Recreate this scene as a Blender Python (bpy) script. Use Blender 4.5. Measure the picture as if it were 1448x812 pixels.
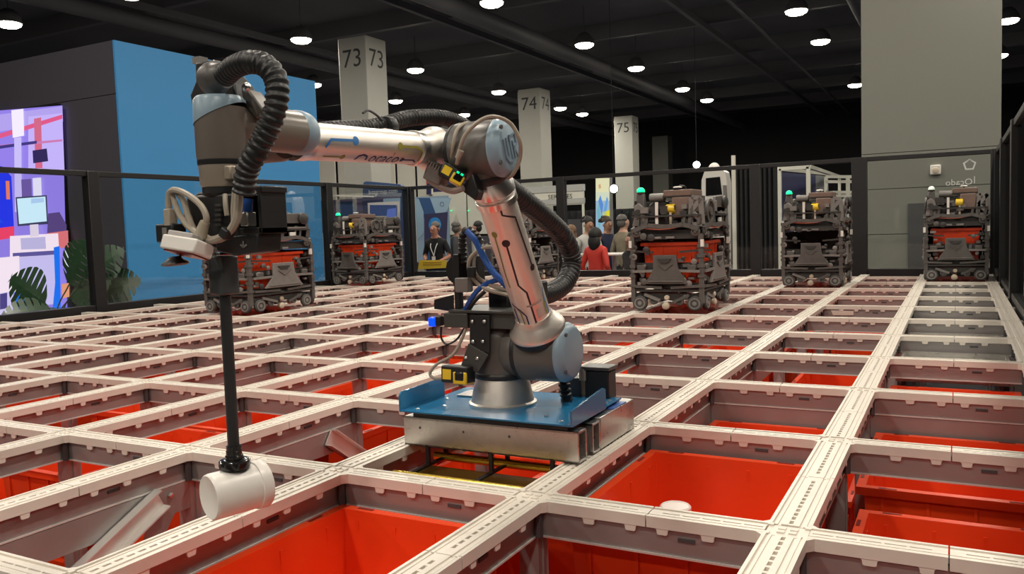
import bpy, bmesh, math, random
from mathutils import Vector, Matrix, Quaternion
random.seed(7)
sc = bpy.context.scene
for o in list(bpy.data.objects): bpy.data.objects.remove(o)
COL = sc.collection
# ---------------------------------------------------------------- camera
CR = Vector((0.881697, 0.470634, -0.033365)); CU = Vector((-0.003792, 0.077781, 0.996963)); CF = Vector((-0.4718, 0.878893, -0.070364))
CP = Vector((0.285854, -1.618616, 0.59528)); FPX = 1176.45
cam_d = bpy.data.cameras.new('camera'); cam = bpy.data.objects.new('camera', cam_d); COL.objects.link(cam)
cam_d.sensor_width = 36; cam_d.lens = 36 * FPX / 1448; cam_d.clip_end = 200; cam_d.clip_start = .02
mw = Matrix.Identity(4)
for r in range(3): mw[r][0] = CR[r]; mw[r][1] = CU[r]; mw[r][2] = -CF[r]; mw[r][3] = CP[r]
cam.matrix_world = mw; sc.camera = cam
# ---------------------------------------------------------------- world, exposure
w = bpy.data.worlds.new('world'); sc.world = w; w.use_nodes = True
w.node_tree.nodes['Background'].inputs[0].default_value = (.55, .55, .6, 1)
w.node_tree.nodes['Background'].inputs[1].default_value = .03
vs = sc.view_settings; vs.view_transform = 'Standard'; vs.look = 'None'; vs.gamma = 1; vs.use_curve_mapping = False; vs.exposure = 0.0
LAMP_W = 114; LAMP_COL = (1, .92, .80)
LAMP_Z = 5.6
FLOOR = -1.05
S = .55; DY = .7293915
# ---------------------------------------------------------------- pixel rays of the photograph, met with real planes of the place
def ray(u, v): return CR * ((u - 724) / FPX) - CU * ((v - 406) / FPX) + CF
def atx(u, v, x): d = ray(u, v); return CP + d * ((x - CP.x) / d.x)
def aty(u, v, y): d = ray(u, v); return CP + d * ((y - CP.y) / d.y)
def atz(u, v, z): d = ray(u, v); return CP + d * ((z - CP.z) / d.z)
# ---------------------------------------------------------------- materials
MATS = {}
def mat(name, col, rough=.5, metal=0, emit=None, es=1, noise=0, nscale=20, bump=0, spec=None, trans=0, coat=0, aniso=0):
    if name in MATS: return MATS[name]
    m = bpy.data.materials.new(name); m.use_nodes = True; nt = m.node_tree; b = nt.nodes['Principled BSDF']
    c = tuple(col) + (1,)
    b.inputs['Base Color'].default_value = c; b.inputs['Roughness'].default_value = rough; b.inputs['Metallic'].default_value = metal
    if spec is not None: b.inputs['Specular IOR Level'].default_value = spec
    if coat: b.inputs['Coat Weight'].default_value = coat
    if emit: b.inputs['Emission Color'].default_value = tuple(emit) + (1,); b.inputs['Emission Strength'].default_value = es
    if noise or bump:
        tc = nt.nodes.new('ShaderNodeTexCoord'); n = nt.nodes.new('ShaderNodeTexNoise'); n.inputs['Scale'].default_value = nscale; n.inputs['Detail'].default_value = 5
        nt.links.new(tc.outputs['Object'], n.inputs['Vector'])
        if noise:
            mx = nt.nodes.new('ShaderNodeMix'); mx.data_type = 'RGBA'
            mx.inputs[6].default_value = tuple(min(1, x * (1 - noise)) for x in col) + (1,); mx.inputs[7].default_value = tuple(min(1, x * (1 + noise)) for x in col) + (1,)
            nt.links.new(n.outputs['Fac'], mx.inputs[0]); nt.links.new(mx.outputs[2], b.inputs['Base Color'])
            mr = nt.nodes.new('ShaderNodeMapRange'); mr.inputs[3].default_value = max(.02, rough - .08); mr.inputs[4].default_value = min(1, rough + .08)
            nt.links.new(n.outputs['Fac'], mr.inputs[0]); nt.links.new(mr.outputs[0], b.inputs['Roughness'])
        if bump:
            bp = nt.nodes.new('ShaderNodeBump'); bp.inputs['Strength'].default_value = bump; bp.inputs['Distance'].default_value = .01
            nt.links.new(n.outputs['Fac'], bp.inputs['Height']); nt.links.new(bp.outputs[0], b.inputs['Normal'])
    MATS[name] = m; return m
def glassmat(name, tint, rough=.0, refl=1.0):
    m = bpy.data.materials.new(name); m.use_nodes = True; nt = m.node_tree; nt.nodes.clear()
    o = nt.nodes.new('ShaderNodeOutputMaterial'); t = nt.nodes.new('ShaderNodeBsdfTransparent'); g = nt.nodes.new('ShaderNodeBsdfGlossy')
    f = nt.nodes.new('ShaderNodeFresnel'); mx = nt.nodes.new('ShaderNodeMixShader'); f.inputs[0].default_value = 1.45
    mu = nt.nodes.new('ShaderNodeMath'); mu.operation = 'MULTIPLY'; mu.inputs[1].default_value = refl
    t.inputs[0].default_value = tuple(tint) + (1,); g.inputs['Roughness'].default_value = rough
    nt.links.new(f.outputs[0], mu.inputs[0]); nt.links.new(mu.outputs[0], mx.inputs[0]); nt.links.new(t.outputs[0], mx.inputs[1]); nt.links.new(g.outputs[0], mx.inputs[2]); nt.links.new(mx.outputs[0], o.inputs[0])
    MATS[name] = m; return m
track_m = mat('cream track plastic', (.76, .70, .62), .38, noise=.06, nscale=30)
beam_m = mat('galvanised beam', (.36, .34, .33), .45, .55, noise=.15, nscale=8)
post_m = mat('galvanised post', (.40, .38, .37), .42, .5, noise=.15, nscale=8)
brace_m = mat('bright zinc brace', (.75, .73, .69), .42, .4, noise=.12, nscale=14)
dark_m = mat('dark bracket', (.07, .07, .072), .5)
red_m = mat('red tote plastic', (.80, .062, .010), .36, noise=.06, nscale=6)
redd_m = mat('red tote slot', (.18, .008, .004), .6)
black_m = mat('black plastic', (.013, .013, .014), .42)
blackg_m = mat('black gloss', (.008, .008, .009), .15)
rail_m = mat('black powder coat', (.012, .012, .013), .4)
alu_m = mat('brushed aluminium', (.62, .60, .57), .30, .95, noise=.12, nscale=60)
tube_m = mat('polished arm tube', (.84, .79, .73), .43, .95, noise=.04, nscale=40)
chrome_m = mat('chrome clamp', (.82, .80, .77), .28, 1)
arm_m = mat('arm grey', (.105, .098, .09), .36)
ltan_m = mat('arm collar tan', (.42, .36, .29), .35, .5)
cap_m = mat('blue grey cap', (.26, .36, .44), .36)
blue_m = mat('blue plate', (.015, .17, .36), .22, coat=.3)
film_m = mat('blue film', (.05, .13, .42), .3)
grey_m = mat('bot grey plastic', (.10, .092, .086), .5, noise=.25, nscale=25)
greyl_m = mat('bot light grey', (.20, .187, .175), .45, noise=.2, nscale=25)
greyd_m = mat('bot dark', (.040, .037, .035), .5)
brown_m = mat('bot copper brown', (.19, .125, .10), .45, noise=.2, nscale=20)
tire_m = mat('bot tyre', (.075, .07, .066), .6)
rim_m = mat('bot rim', (.26, .25, .24), .4, .3)
cream_m = mat('cream roller', (.62, .52, .40), .5)
yellow_m = mat('yellow', (.80, .55, .03), .3)
brass_m = mat('brass rod', (.80, .56, .08), .25, .85)
orange_m = mat('orange cable', (.42, .10, .05), .5)
white_m = mat('white plastic', (.80, .77, .72), .35)
wcan_m = mat('white canister', (.82, .78, .73), .35)
cable_m = mat('grey cable', (.36, .31, .25), .45)
bluec_m = mat('blue cable', (.02, .09, .36), .3)
hose_m = mat('black hose', (.010, .010, .011), .45)
green_m = mat('green led', (.0, .5, .2), .3, emit=(.0, 1, .30), es=1.6)
beac_off = mat('beacon white', (.7, .75, .65), .3, emit=(.8, 1, .8), es=.4)  # dome of the unlit beacon, given a faint glow in its colour
bled_m = mat('blue led', (.0, .05, .8), .3, emit=(.0, .05, 1), es=1.5)
lens_m = mat('lamp lens', (1, 1, 1), .3, emit=(1, .90, .74), es=26)
spot_m = mat('spot lens', (1, 1, 1), .3, emit=(.85, .95, 1), es=20)
ceil_m = mat('black ceiling', (.11, .11, .12), .8, noise=.3, nscale=.6)
ceilb_m = mat('ceiling steel', (.12, .12, .13), .6)
carpet_m = mat('carpet', (.05, .05, .06), .95, noise=.25, nscale=30)
wallk_m = mat('dark hall wall', (.02, .02, .023), .8)
colm_m = mat('column paint', (.46, .46, .41), .6, noise=.05, nscale=3)
gwall_m = mat('grey column wall', (.205, .21, .178), .6, noise=.04, nscale=2)
booth_m = mat('booth blue', (.062, .35, .76), .55, noise=.03, nscale=2)
boothd_m = mat('booth charcoal', (.075, .071, .088), .6)
wpan_m = mat('white booth panel', (.76, .74, .65), .6)
glass_m = glassmat('fence glass', (.95, .96, .955), 0, .42)
glassd_m = glassmat('smoked fence glass', (.35, .35, .35), 0, .9)
print_m = {}
def flat(name, col, rough=.55): return mat('print ' + name, col, rough)
def glow(name, col, es): return mat('screen ' + name, (.01, .01, .01), .4, emit=col, es=es)
# ---------------------------------------------------------------- mesh builder
def frame(z):
    z = Vector(z).normalized(); a = Vector((0, 0, 1)) if abs(z.z) < .95 else Vector((1, 0, 0))
    x = a.cross(z).normalized(); y = z.cross(x); return x, y, z
class MB:
    def __init__(s): s.v = []; s.f = []; s.m = []; s.sm = []
    def add(s, vs_, fs, mi=0, smooth=False):
        b = len(s.v); s.v += [Vector(p) for p in vs_]
        for f in fs: s.f.append([b + i for i in f]); s.m.append(mi); s.sm.append(smooth)
        return s
    def box(s, c, d, mi=0, rot=None):
        c = Vector(c); hx, hy, hz = d[0] / 2, d[1] / 2, d[2] / 2
        vs_ = [Vector((x, y, z)) for x in (-hx, hx) for y in (-hy, hy) for z in (-hz, hz)]
        if rot is not None: vs_ = [rot @ p for p in vs_]
        return s.add([p + c for p in vs_], [(0, 1, 3, 2), (4, 6, 7, 5), (0, 4, 5, 1), (2, 3, 7, 6), (0, 2, 6, 4), (1, 5, 7, 3)], mi)
    def bb(s, x0, x1, y0, y1, z0, z1, mi=0): return s.box(((x0 + x1) / 2, (y0 + y1) / 2, (z0 + z1) / 2), (x1 - x0, y1 - y0, z1 - z0), mi)
    def bar(s, p, q, wd, th, mi=0, up=(0, 0, 1)):   # a rectangular bar from p to q
        p = Vector(p); q = Vector(q); z = (q - p).normalized(); x = Vector(up).cross(z)
        if x.length < 1e-4: x = Vector((1, 0, 0))
        x.normalize(); y = z.cross(x)
        vs_ = [a + x * (i * wd / 2) + y * (j * th / 2) for a in (p, q) for i in (-1, 1) for j in (-1, 1)]
        return s.add(vs_, [(0, 1, 3, 2), (4, 6, 7, 5), (0, 4, 5, 1), (2, 3, 7, 6), (0, 2, 6, 4), (1, 5, 7, 3)], mi)
    def lathe(s, o, ax, prof, seg=20, mi=0, smooth=True, caps=True, mis=None):
        x, y, z = frame(ax); o = Vector(o); vs_ = []; n = len(prof)
        for (r, h) in prof:
            for k in range(seg):
                a = 2 * math.pi * k / seg; vs_.append(o + z * h + (x * math.cos(a) + y * math.sin(a)) * max(r, 1e-5))
        b = len(s.v); s.v += vs_
        for i in range(n - 1):
            for k in range(seg):
                k2 = (k + 1) % seg
                s.f.append([b + i * seg + k, b + i * seg + k2, b + (i + 1) * seg + k2, b + (i + 1) * seg + k]); s.m.append(mis[i] if mis else mi); s.sm.append(smooth)
        if caps:
            s.f.append([b + k for k in range(seg)][::-1]); s.m.append(mis[0] if mis else mi); s.sm.append(False)
            s.f.append([b + (n - 1) * seg + k for k in range(seg)]); s.m.append(mis[-1] if mis else mi); s.sm.append(False)
        return s
    def cyl(s, p, q, r, r2=None, seg=16, mi=0):
        p = Vector(p); q = Vector(q); L = (q - p).length; r2 = r if r2 is None else r2
        # doubled rings keep the flat ends crisp
        return s.lathe(p, q - p, [(r, 0), (r2, L)], seg, mi)
    def rcyl(s, p, q, r, bev=.006, seg=24, mi=0):
        p = Vector(p); q = Vector(q); L = (q - p).length
        return s.lathe(p, q - p, [(r - bev, 0), (r - bev * .3, bev * .3), (r, bev), (r, L - bev), (r - bev * .3, L - bev * .3), (r - bev, L)], seg, mi)
    def tube(s, pts, r, seg=8, mi=0, ripple=0, step=None, closed=False):
        P = spline(pts, step or max(r * .8, .004)); n = len(P); rings = []
        t0 = (P[1] - P[0]).normalized(); x, y, _ = frame(t0); b = len(s.v)
        for i, p in enumerate(P):
            t = (P[min(i + 1, n - 1)] - P[max(i - 1, 0)]).normalized()
            x = (x - t * x.dot(t)).normalized(); y = t.cross(x); rr = r
            if ripple: rr = r * (1 + (ripple if (i % 4) in (0, 1) else -ripple))
            for k in range(seg):
                a = 2 * math.pi * k / seg; s.v.append(p + (x * math.cos(a) + y * math.sin(a)) * rr)
        for i in range(n - 1):
            for k in range(seg):
                k2 = (k + 1) % seg; s.f.append([b + i * seg + k, b + i * seg + k2, b + (i + 1) * seg + k2, b + (i + 1) * seg + k]); s.m.append(mi); s.sm.append(not ripple)
        s.f.append([b + k for k in range(seg)][::-1]); s.m.append(mi); s.sm.append(False)
        s.f.append([b + (n - 1) * seg + k for k in range(seg)]); s.m.append(mi); s.sm.append(False)
        return s
    def prism(s, pts, d, mi=0):      # closed 3-D polygon pushed along d
        pts = [Vector(p) for p in pts]; n = len(pts); d = Vector(d)
        fs = [list(range(n))[::-1], list(range(n, 2 * n))] + [[i, (i + 1) % n, n + (i + 1) % n, n + i] for i in range(n)]
        return s.add(pts + [p + d for p in pts], fs, mi)
    def ball(s, c, r, seg=14, mi=0, sc_=(1, 1, 1), z0=-1, z1=1):
        c = Vector(c); prof = []; k = max(6, seg // 2)
        a0 = math.asin(z0); a1 = math.asin(z1)
        b = len(s.v); rows = []
        for i in range(k + 1):
            a = a0 + (a1 - a0) * i / k
            for j in range(seg):
                t = 2 * math.pi * j / seg; s.v.append(c + Vector((math.cos(a) * math.cos(t) * r * sc_[0], math.cos(a) * math.sin(t) * r * sc_[1], math.sin(a) * r * sc_[2])))
        for i in range(k):
            for j in range(seg):
                j2 = (j + 1) % seg; s.f.append([b + i * seg + j, b + i * seg + j2, b + (i + 1) * seg + j2, b + (i + 1) * seg + j]); s.m.append(mi); s.sm.append(True)
        s.f.append([b + j for j in range(seg)][::-1]); s.m.append(mi); s.sm.append(True)
        s.f.append([b + k * seg + j for j in range(seg)]); s.m.append(mi); s.sm.append(True)
        return s
    def mesh(s, name, mats, c=Vector((0, 0, 0))):
        me = bpy.data.meshes.new(name); me.from_pydata([tuple(p - c) for p in s.v], [], s.f)
        for m in (mats if isinstance(mats, (list, tuple)) else [mats]): me.materials.append(m)
        me.polygons.foreach_set('material_index', s.m); me.polygons.foreach_set('use_smooth', s.sm)
        me.update(); me.set_sharp_from_angle(angle=math.radians(38)); return me
    def build(s, name, mats, parent=None, bev=0, label=None):
        lo = [min(p[i] for p in s.v) for i in range(3)]; hi = [max(p[i] for p in s.v) for i in range(3)]
        c = Vector([(a + b) / 2 for a, b in zip(lo, hi)])
        if parent is None: c.z = lo[2]
        o = bpy.data.objects.new(name, s.mesh(name, mats, c)); COL.objects.link(o)
        if parent is not None: o.parent = parent; o.location = c - wloc(parent)
        else: o.location = c
        if bev:
            b = o.modifiers.new('bevel', 'BEVEL'); b.width = bev; b.segments = 2; b.limit_method = 'ANGLE'; b.angle_limit = math.radians(50)
        if label: o['label'] = label
        return o
def wloc(o):
    l = Vector(o.location)
    while o.parent: o = o.parent; l += Vector(o.location)
    return l
def spline(pts, step):
    P = [Vector(p) for p in pts]
    if len(P) == 2: P = [P[0], P[0].lerp(P[1], .5), P[1]]
    Q = [P[0] * 2 - P[1]] + P + [P[-1] * 2 - P[-2]]; out = []
    for i in range(1, len(Q) - 2):
        a, b, c, d = Q[i - 1:i + 3]; n = max(2, int((c - b).length / step))
        for k in range(n):
            t = k / n
            out.append(.5 * ((2 * b) + (c - a) * t + (2 * a - 5 * b + 4 * c - d) * t * t + (3 * b - a - 3 * c + d) * t ** 3))
    out.append(P[-1]); return out
def tag(o, label=None, cat=None, group=None, kind=None):
    if label: o['label'] = label
    if cat: o['category'] = cat
    if group: o['group'] = group
    if kind: o['kind'] = kind
    return o
def thing(name, label, cat, loc, group=None):
    o = bpy.data.objects.new(name, None); COL.objects.link(o); o.location = loc; o.empty_display_size = .1
    return tag(o, label, cat, group)
def copy_tree(o, parent=None):
    c = o.copy(); COL.objects.link(c); c.parent = parent
    for ch in o.children:
        if ch.type in ('MESH', 'LIGHT'): copy_tree(ch, c)
    return c
_txt = {}
def text2d(body, size=1):
    key = body
    if key not in _txt:
        cu = bpy.data.curves.new('t', 'FONT'); cu.body = body; cu.align_x = 'CENTER'; cu.align_y = 'CENTER'; cu.resolution_u = 3
        ob = bpy.data.objects.new('t', cu); COL.objects.link(ob); dg = bpy.context.evaluated_depsgraph_get()
        me = bpy.data.meshes.new_from_object(ob.evaluated_get(dg)); _txt[key] = ([tuple(v.co[:2]) for v in me.vertices], [list(p.vertices) for p in me.polygons])
        bpy.data.objects.remove(ob); bpy.data.meshes.remove(me)
    V, F = _txt[key]; return [(x * size, y * size) for x, y in V], F
def lettering(body, size, org, right, up, mats, name, parent, mirror=False, wscale=1):
    V, F = text2d(body, size); org = Vector(org); right = Vector(right).normalized(); up = Vector(up).normalized()
    mb = MB(); mb.add([org + right * (x * wscale * (-1 if mirror else 1)) + up * y for x, y in V], F); return mb.build(name, mats, parent)
def struct(mb, name, m, parent=None):
    o = mb.build(name, m, parent); o['kind'] = 'structure'; return o
# ================================================================ the hall
struct(MB().bb(-31, 15, -14, 46, FLOOR - .2, FLOOR), 'floor', carpet_m)
ce = struct(MB().bb(-31, 15, -14, 46, 6.6, 6.8), 'ceiling', ceil_m)
struct(MB().bb(-31.3, -31, -14, 46, FLOOR, 6.8), 'wall_left', wallk_m)
struct(MB().bb(15, 15.3, -14, 46, FLOOR, 6.8), 'wall_right', wallk_m)
struct(MB().bb(-31, 15, 46, 46.3, FLOOR, 6.8), 'wall_back', wallk_m)
struct(MB().bb(-31, 15, -14.3, -14, FLOOR, 6.8), 'wall_front', wallk_m)
for k, y in enumerate([-10.6, -5.9, -1.2, 3.5, 8.2, 12.6, 17.4, 22.2, 27, 31.6, 36.5, 41]):
    MB().bb(-31, 15, y - .09, y + .09, 6.15, 6.6).build('roof_beam', ceilb_m, ce)
for x in (-27, -16.6, -11.6, -6, -.8, 4, 9.6):
    MB().bb(x - .06, x + .06, -14, 46, 6.0, 6.16).build('roof_purlin', ceilb_m, ce)
for x, z, r in ((-10.2, 5.85, .22), (-4.6, 5.9, .05), (-1.9, 5.75, .16), (-17.2, 5.9, .2)):
    MB().cyl((x, -14, z), (x, 46, z), r, seg=12).build('ceiling_duct', ceilb_m, ce)
# building columns with painted numbers
numk = flat('column number', (.03, .03, .03))
for num, y0 in (('73', 14.85), ('74', 24.4), ('75', 33.6), ('', 43.0)):
    far = num == ''
    x0, x1 = (-14.6, -13.7) if far else (-13.2, -12.35)
    r = thing('building_column', ('square pale column painted %s near the dark ceiling' % num) if num else 'dim square column in the far distance beside the bright spotlight', 'column', ((x0 + x1) / 2, y0 + .4, FLOOR)); r['kind'] = 'structure'
    MB().bb(x0, x1, y0, y0 + .82, FLOOR, 5.38).build('shaft', colm_m if not far else gwall_m, r, bev=.02)
    if num:
        lettering(num, .62, ((x0 + x1) / 2, y0 - .004, 4.85), (1, 0, 0), (0, 0, 1), numk, 'painted_number', r)
        lettering(num, .62, (x1 + .004, y0 + .41, 4.85), (0, 1, 0), (0, 0, 1), numk, 'painted_number', r)
# the wide grey column behind the right end of the fence
gx0 = aty(1218, 150, 10.5).x; gx1 = aty(1416, 150, 10.5).x
r = thing('building_column', 'wide grey clad column behind the right end of the glass fence', 'column', ((gx0 + gx1) / 2, 11.4, FLOOR)); r['kind'] = 'structure'
zz = [FLOOR, .35, .95, 1.42, 6.6]
for a, b in zip(zz, zz[1:]): MB().bb(gx0, gx1, 10.5, 12.3, a + .004, b - .004).build('cladding_panel', gwall_m, r)
MB().bb(gx0 + .02, gx1 - .02, 10.54, 12.26, FLOOR, 6.6).build('core', dark_m, r)
p = aty(1284, 288, 10.46); q = aty(1393, 388, 10.46)
MB().bb(p.x, q.x, 10.46, 10.499, FLOOR, p.z).build('dark_panel', dark_m, r)  # plain dark rectangle laid on the column face
p = aty(1323, 240, 10.45)
st = thing('fire_alarm', 'small white square alarm box fixed on the wide grey column', 'alarm', (p.x, 10.5, p.z - .08))
MB().box((p.x, 10.465, p.z), (.125, .06, .125)).build('casing', white_m, st, bev=.012)
MB().lathe((p.x, 10.43, p.z - .01), (0, -1, 0), [(.04, 0), (.035, .012), (.0, .02)], 14).build('grille', cream_m, st)
# ---------------------------------------------------------------- ceiling lamps (the room's light)
lamp = None
rows = {-18.6: (10, 20.1, 24.7, 29.7, 33), -14.5: (5.5, 10, 15, 20.1, 25.4, 30.75, 33.1), -8.8: (-8.5, -4, .8, 5.5, 10, 14.8, 20, 24.2, 29.3, 32.75), -3.15: (-8.5, -4, .8, 5.5, 10, 15, 19.7, 23.7, 32.8), 1.43: (-8.5, -4, .8, 5.5, 10, 15, 24.1, 29.6), 7: (-4, .8, 5.5, 10, 15), -25: (10, 20, 29)}
lat = {-18.6: 'far left', -14.5: 'left', -8.8: 'middle', -3.15: 'right', 1.43: 'far right', 7: 'outermost right', -25: 'outermost left'}
ordn = ['first', 'second', 'third', 'fourth', 'fifth', 'sixth', 'seventh', 'eighth', 'ninth', 'tenth']
for x, ys in rows.items():
    for k, y in enumerate(ys):
        lab = 'round white ceiling lamp, %s from the far end of the %s row' % (ordn[len(ys) - 1 - k], lat[x])
        if lamp is None:
            r = thing('ceiling_lamp', lab, 'lamp', (x, y, LAMP_Z - .12), 'round ceiling lamps'); lamp = r
            L = Vector((x, y, LAMP_Z))
            MB().lathe(L, (0, 0, 1), [(.27, -.02), (.28, .0), (.25, .12), (.16, .26), (.10, .30)], 20).build('housing', ceilb_m, r)
            MB().cyl(L + Vector((0, 0, .3)), L + Vector((0, 0, 1.0)), .012, seg=6).build('hanger', ceilb_m, r)
            MB().lathe(L, (0, 0, -1), [(.26, .015), (.245, .06), (.18, .10), (.08, .12), (0, .12)], 20).build('lens', lens_m, r)
            ld = bpy.data.lights.new('lamp_light', 'AREA'); ld.shape = 'DISK'; ld.size = .5; ld.energy = LAMP_W; ld.color = LAMP_COL
            lo = bpy.data.objects.new('lamp_light', ld); COL.objects.link(lo); lo.parent = r; lo.location = (0, 0, -.03)
        else:
            r = copy_tree(lamp); r.location = (x, y, LAMP_Z - .12); r['label'] = lab
# ================================================================ the storage grid
I0, I1, J0, J1 = -11, 1, -2, 10
WA, WB = .081, .060
grid = thing('storage_grid', 'cream plastic track grid on galvanised posts filling the whole floor area', 'track grid', (-3, 3, FLOOR))
def cross_mesh(skip=()):
    mb = MB()
    for ax, W, L in ((1, WA, DY / 2 - .0015), (0, WB, S / 2 - .0015)):
        Wo = WB if ax == 1 else WA        # the arms start at the edge of the other track
        h = W / 2; cut = Wo / 2
        def bb(a0, a1, b0, b1, z0, z1):   # a: across, b: along
            if ax == 1: mb.bb(a0, a1, b0, b1, z0, z1)
            else: mb.bb(b0, b1, a0, a1, z0, z1)
        for sg in (-1, 1):
            if (ax, sg) in skip: continue
            b0, b1 = sorted((sg * cut, sg * L))
            sl = .0040 if ax == 1 else .0024
            for s2 in (-1, 1):
                def side(a0, a1, z0, z1, bb0=b0, bb1=b1): bb(min(s2 * a0, s2 * a1), max(s2 * a0, s2 * a1), bb0, bb1, z0, z1)
                side(sl + .0002, h - .002, -.013, -.0042)                       # channel floor
                side(h - .007, h, -.024, 0)                     # lip and skirt
                side(h - .017, h - .011, -.0043, -.0022)
                side(sl, h * .42, -.0043, -.0012)                 # centre ridge, either side of the slots
                for q, tw in (((.27, .020), (.60, .020), (.88, .018)) if ax == 1 else ((.46, .024), (.86, .022))):
                    c = sg * (cut + (L - cut) * q); c0, c1 = c - tw / 2, c + tw / 2
                    a = h - .0062
                    prof = [(c0 - .006, -.0225), (c1 + .006, -.0225), (c1 + .001, -.027), (c1, -.035), (c1 - .003, -.037), (c0 + .003, -.037), (c0, -.035), (c0 - .001, -.027)]
                    if ax == 1: mb.prism([(s2 * a, b, z) for b, z in prof], (s2 * .005, 0, 0))
                    else: mb.prism([(b, s2 * a, z) for b, z in prof], (0, s2 * .005, 0))
            n = 12 if ax == 1 else 5; Le = L - (.03 if ax == 1 else .025); ln = (Le - cut) / n; gap = .32 if ax == 1 else .13
            b_ = sorted((sg * cut, sg * L)); bb(-sl, sl, b_[0] + .001, b_[1] - .001, -.0125, -.0105)
            for k in range(n):                                   # bars between the slots
                c0 = cut + k * ln; e = (c0, c0 + ln * gap); b_ = sorted((sg * e[0], sg * e[1])); bb(-sl, sl, b_[0], b_[1], -.012, -.0015)
            b_ = sorted((sg * Le, sg * L)); bb(-sl, sl, b_[0], b_[1], -.0122, -.0013)
    ha, hb = WA / 2, WB / 2
    mb.bb(-ha + .002, ha - .002, -hb + .002, hb - .002, -.0135, -.0042)
    for sx in (-1, 1):
        for sy in (-1, 1):
            x0, x1 = sorted((sx * ha, sx * (ha - .011))); y0, y1 = sorted((sy * hb, sy * (hb - .011))); mb.bb(x0, x1, y0, y1, -.0236, -.0002)
            x0, x1 = sorted((sx * ha * .1, sx * ha * .45)); y0, y1 = sorted((sy * hb * .12, sy * hb * .5)); mb.bb(x0, x1, y0, y1, -.0045, -.0012)
            # inner corner gusset of the skirt
            mb.prism([(sx * (ha - .001), sy * (hb - .001), -.0004), (sx * (ha + .014), sy * (hb - .001), -.0004), (sx * (ha - .001), sy * (hb + .014), -.0004)], (0, 0, -.023))
    return mb.mesh('track_cross', track_m)
def inst(name, me, loc, parent=grid):
    o = bpy.data.objects.new(name, me); COL.objects.link(o); o.parent = parent; o.location = Vector(loc) - wloc(parent); return o
cm = cross_mesh(); cmR = cross_mesh({(0, 1)})
# beam: C channel under the track, with a dark clip and a rolled lower edge
def beam_mesh(L, ax):
    mb = MB()
    def bb(a0, a1, b0, b1, z0, z1, mi=0):
        if ax == 1: mb.bb(a0, a1, b0, b1, z0, z1, mi)
        else: mb.bb(b0, b1, a0, a1, z0, z1, mi)
    h = .021
    bb(-h, -h + .004, -L / 2, L / 2, -.080, -.014); bb(h - .004, h, -L / 2, L / 2, -.080, -.014); bb(-h, h, -L / 2, L / 2, -.018, -.0145)
    bb(-h - .004, -h + .006, -L / 2, L / 2, -.083, -.079, 1); bb(h - .006, h + .004, -L / 2, L / 2, -.083, -.079, 1)
    for sg in (-1, 1):
        for c in (.13 * L,): bb(sg * h - .003, sg * h + .003, c, c + .035, -.048, -.040, 2)
    return mb.mesh('beam', [beam_m, brace_m, dark_m])
def lower_mesh(L, ax):
    mb = MB()
    if ax == 1: mb.bb(-.024, .024, -L / 2, L / 2, -.162, -.085)
    else: mb.bb(-L / 2, L / 2, -.024, .024, -.162, -.085)
    return mb.mesh('lower_beam', beam_m)
bA = beam_mesh(DY - .05, 1); bB = beam_mesh(S - .05, 0); lA = lower_mesh(DY - .05, 1); lB = lower_mesh(S - .05, 0)
pm = MB(); pm.bb(-.024, .024, -.024, .024, FLOOR, -.06); pm.bb(-.029, .029, -.029, .029, -.085, -.015, 1)
for sx in (-1, 1):
    for sy in (-1, 1): pm.lathe((sx * .029, sy * .029, -.082), (0, 0, 1), [(.010, 0), (.010, .06)], 8, 1)
pm.bb(-.028, .028, -.006, .006, FLOOR, -.08); postm = pm.mesh('post', [post_m, dark_m])
for i in range(I0, I1 + 1):
    for j in range(J0, J1 + 1):
        inst('track_cross', cmR if i == I1 else cm, (i * S, j * DY, 0)); inst('post', postm, (i * S, j * DY, 0))
        if i < I1: inst('cross_beam', bB, ((i + .5) * S, j * DY, 0))
        if j < J1: inst('long_beam', bA, (i * S, (j + .5) * DY, 0))
for i in range(I0, I1 + 1):
    for j in range(J0, J1):
        if (i, j) in ((-3, -1), (-3, 0), (-3, -2), (-5, 1), (-1, 1), (-6, 2)) or (j > 2 and (i * 3 + j) % 5 == 0): inst('lower_beam', lA, (i * S, (j + .5) * DY, 0))
        if i < I1 and (j == 2 and i >= -2 or (j > 2 and (i + 2 * j) % 4 == 0)): inst('lower_cross_beam', lB, ((i + .5) * S, j * DY, 0))
def brace(i, j, y0, y1, z0=-.20, z1=-.62, gus=True):
    x = i * S + .028
    mb = MB(); a = Vector((x, y0, z0)); b = Vector((x, y1, z1)); d = (b - a).normalized(); nrm = Vector((0, -d.z, d.y))
    pts = [a + nrm * .03, a - nrm * .03, b - nrm * .03, b + nrm * .03]; mb.prism(pts, (.004, 0, 0)); 
    mb.prism([a + nrm * .03, a + nrm * .026, b + nrm * .026, b + nrm * .03], (.03, 0, 0)); mb.prism([a - nrm * .03, a - nrm * .026, b - nrm * .026, b - nrm * .03], (.03, 0, 0))
    o = mb.build('brace', brace_m, grid)
    if not gus: return
    g = MB().prism([(x - .003, -.02, -.084), (x - .003, -.17, -.084), (x - .003, -.17, -.165), (x - .003, -.21, -.26), (x - .003, -.15, -.25)], (.002, 0, 0)).build('gusset_plate', beam_m, grid)
    MB().lathe((x + .001, -.094, -.105), (1, 0, 0), [(.008, 0), (.008, .006), (.004, .010)], 6).build('bolt', chrome_m, grid)
brace(-3, -1, -.13, -.66, -.10, -.36); brace(-3, 0, .56, 1.0, -.10, -.42, False)
a = Vector((-.30, 2 * DY - .010, -.16))
MB().bar(a, a + Vector((.22, 0, -.30)), .026, .04).build('brace', brace_m, grid)
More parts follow.
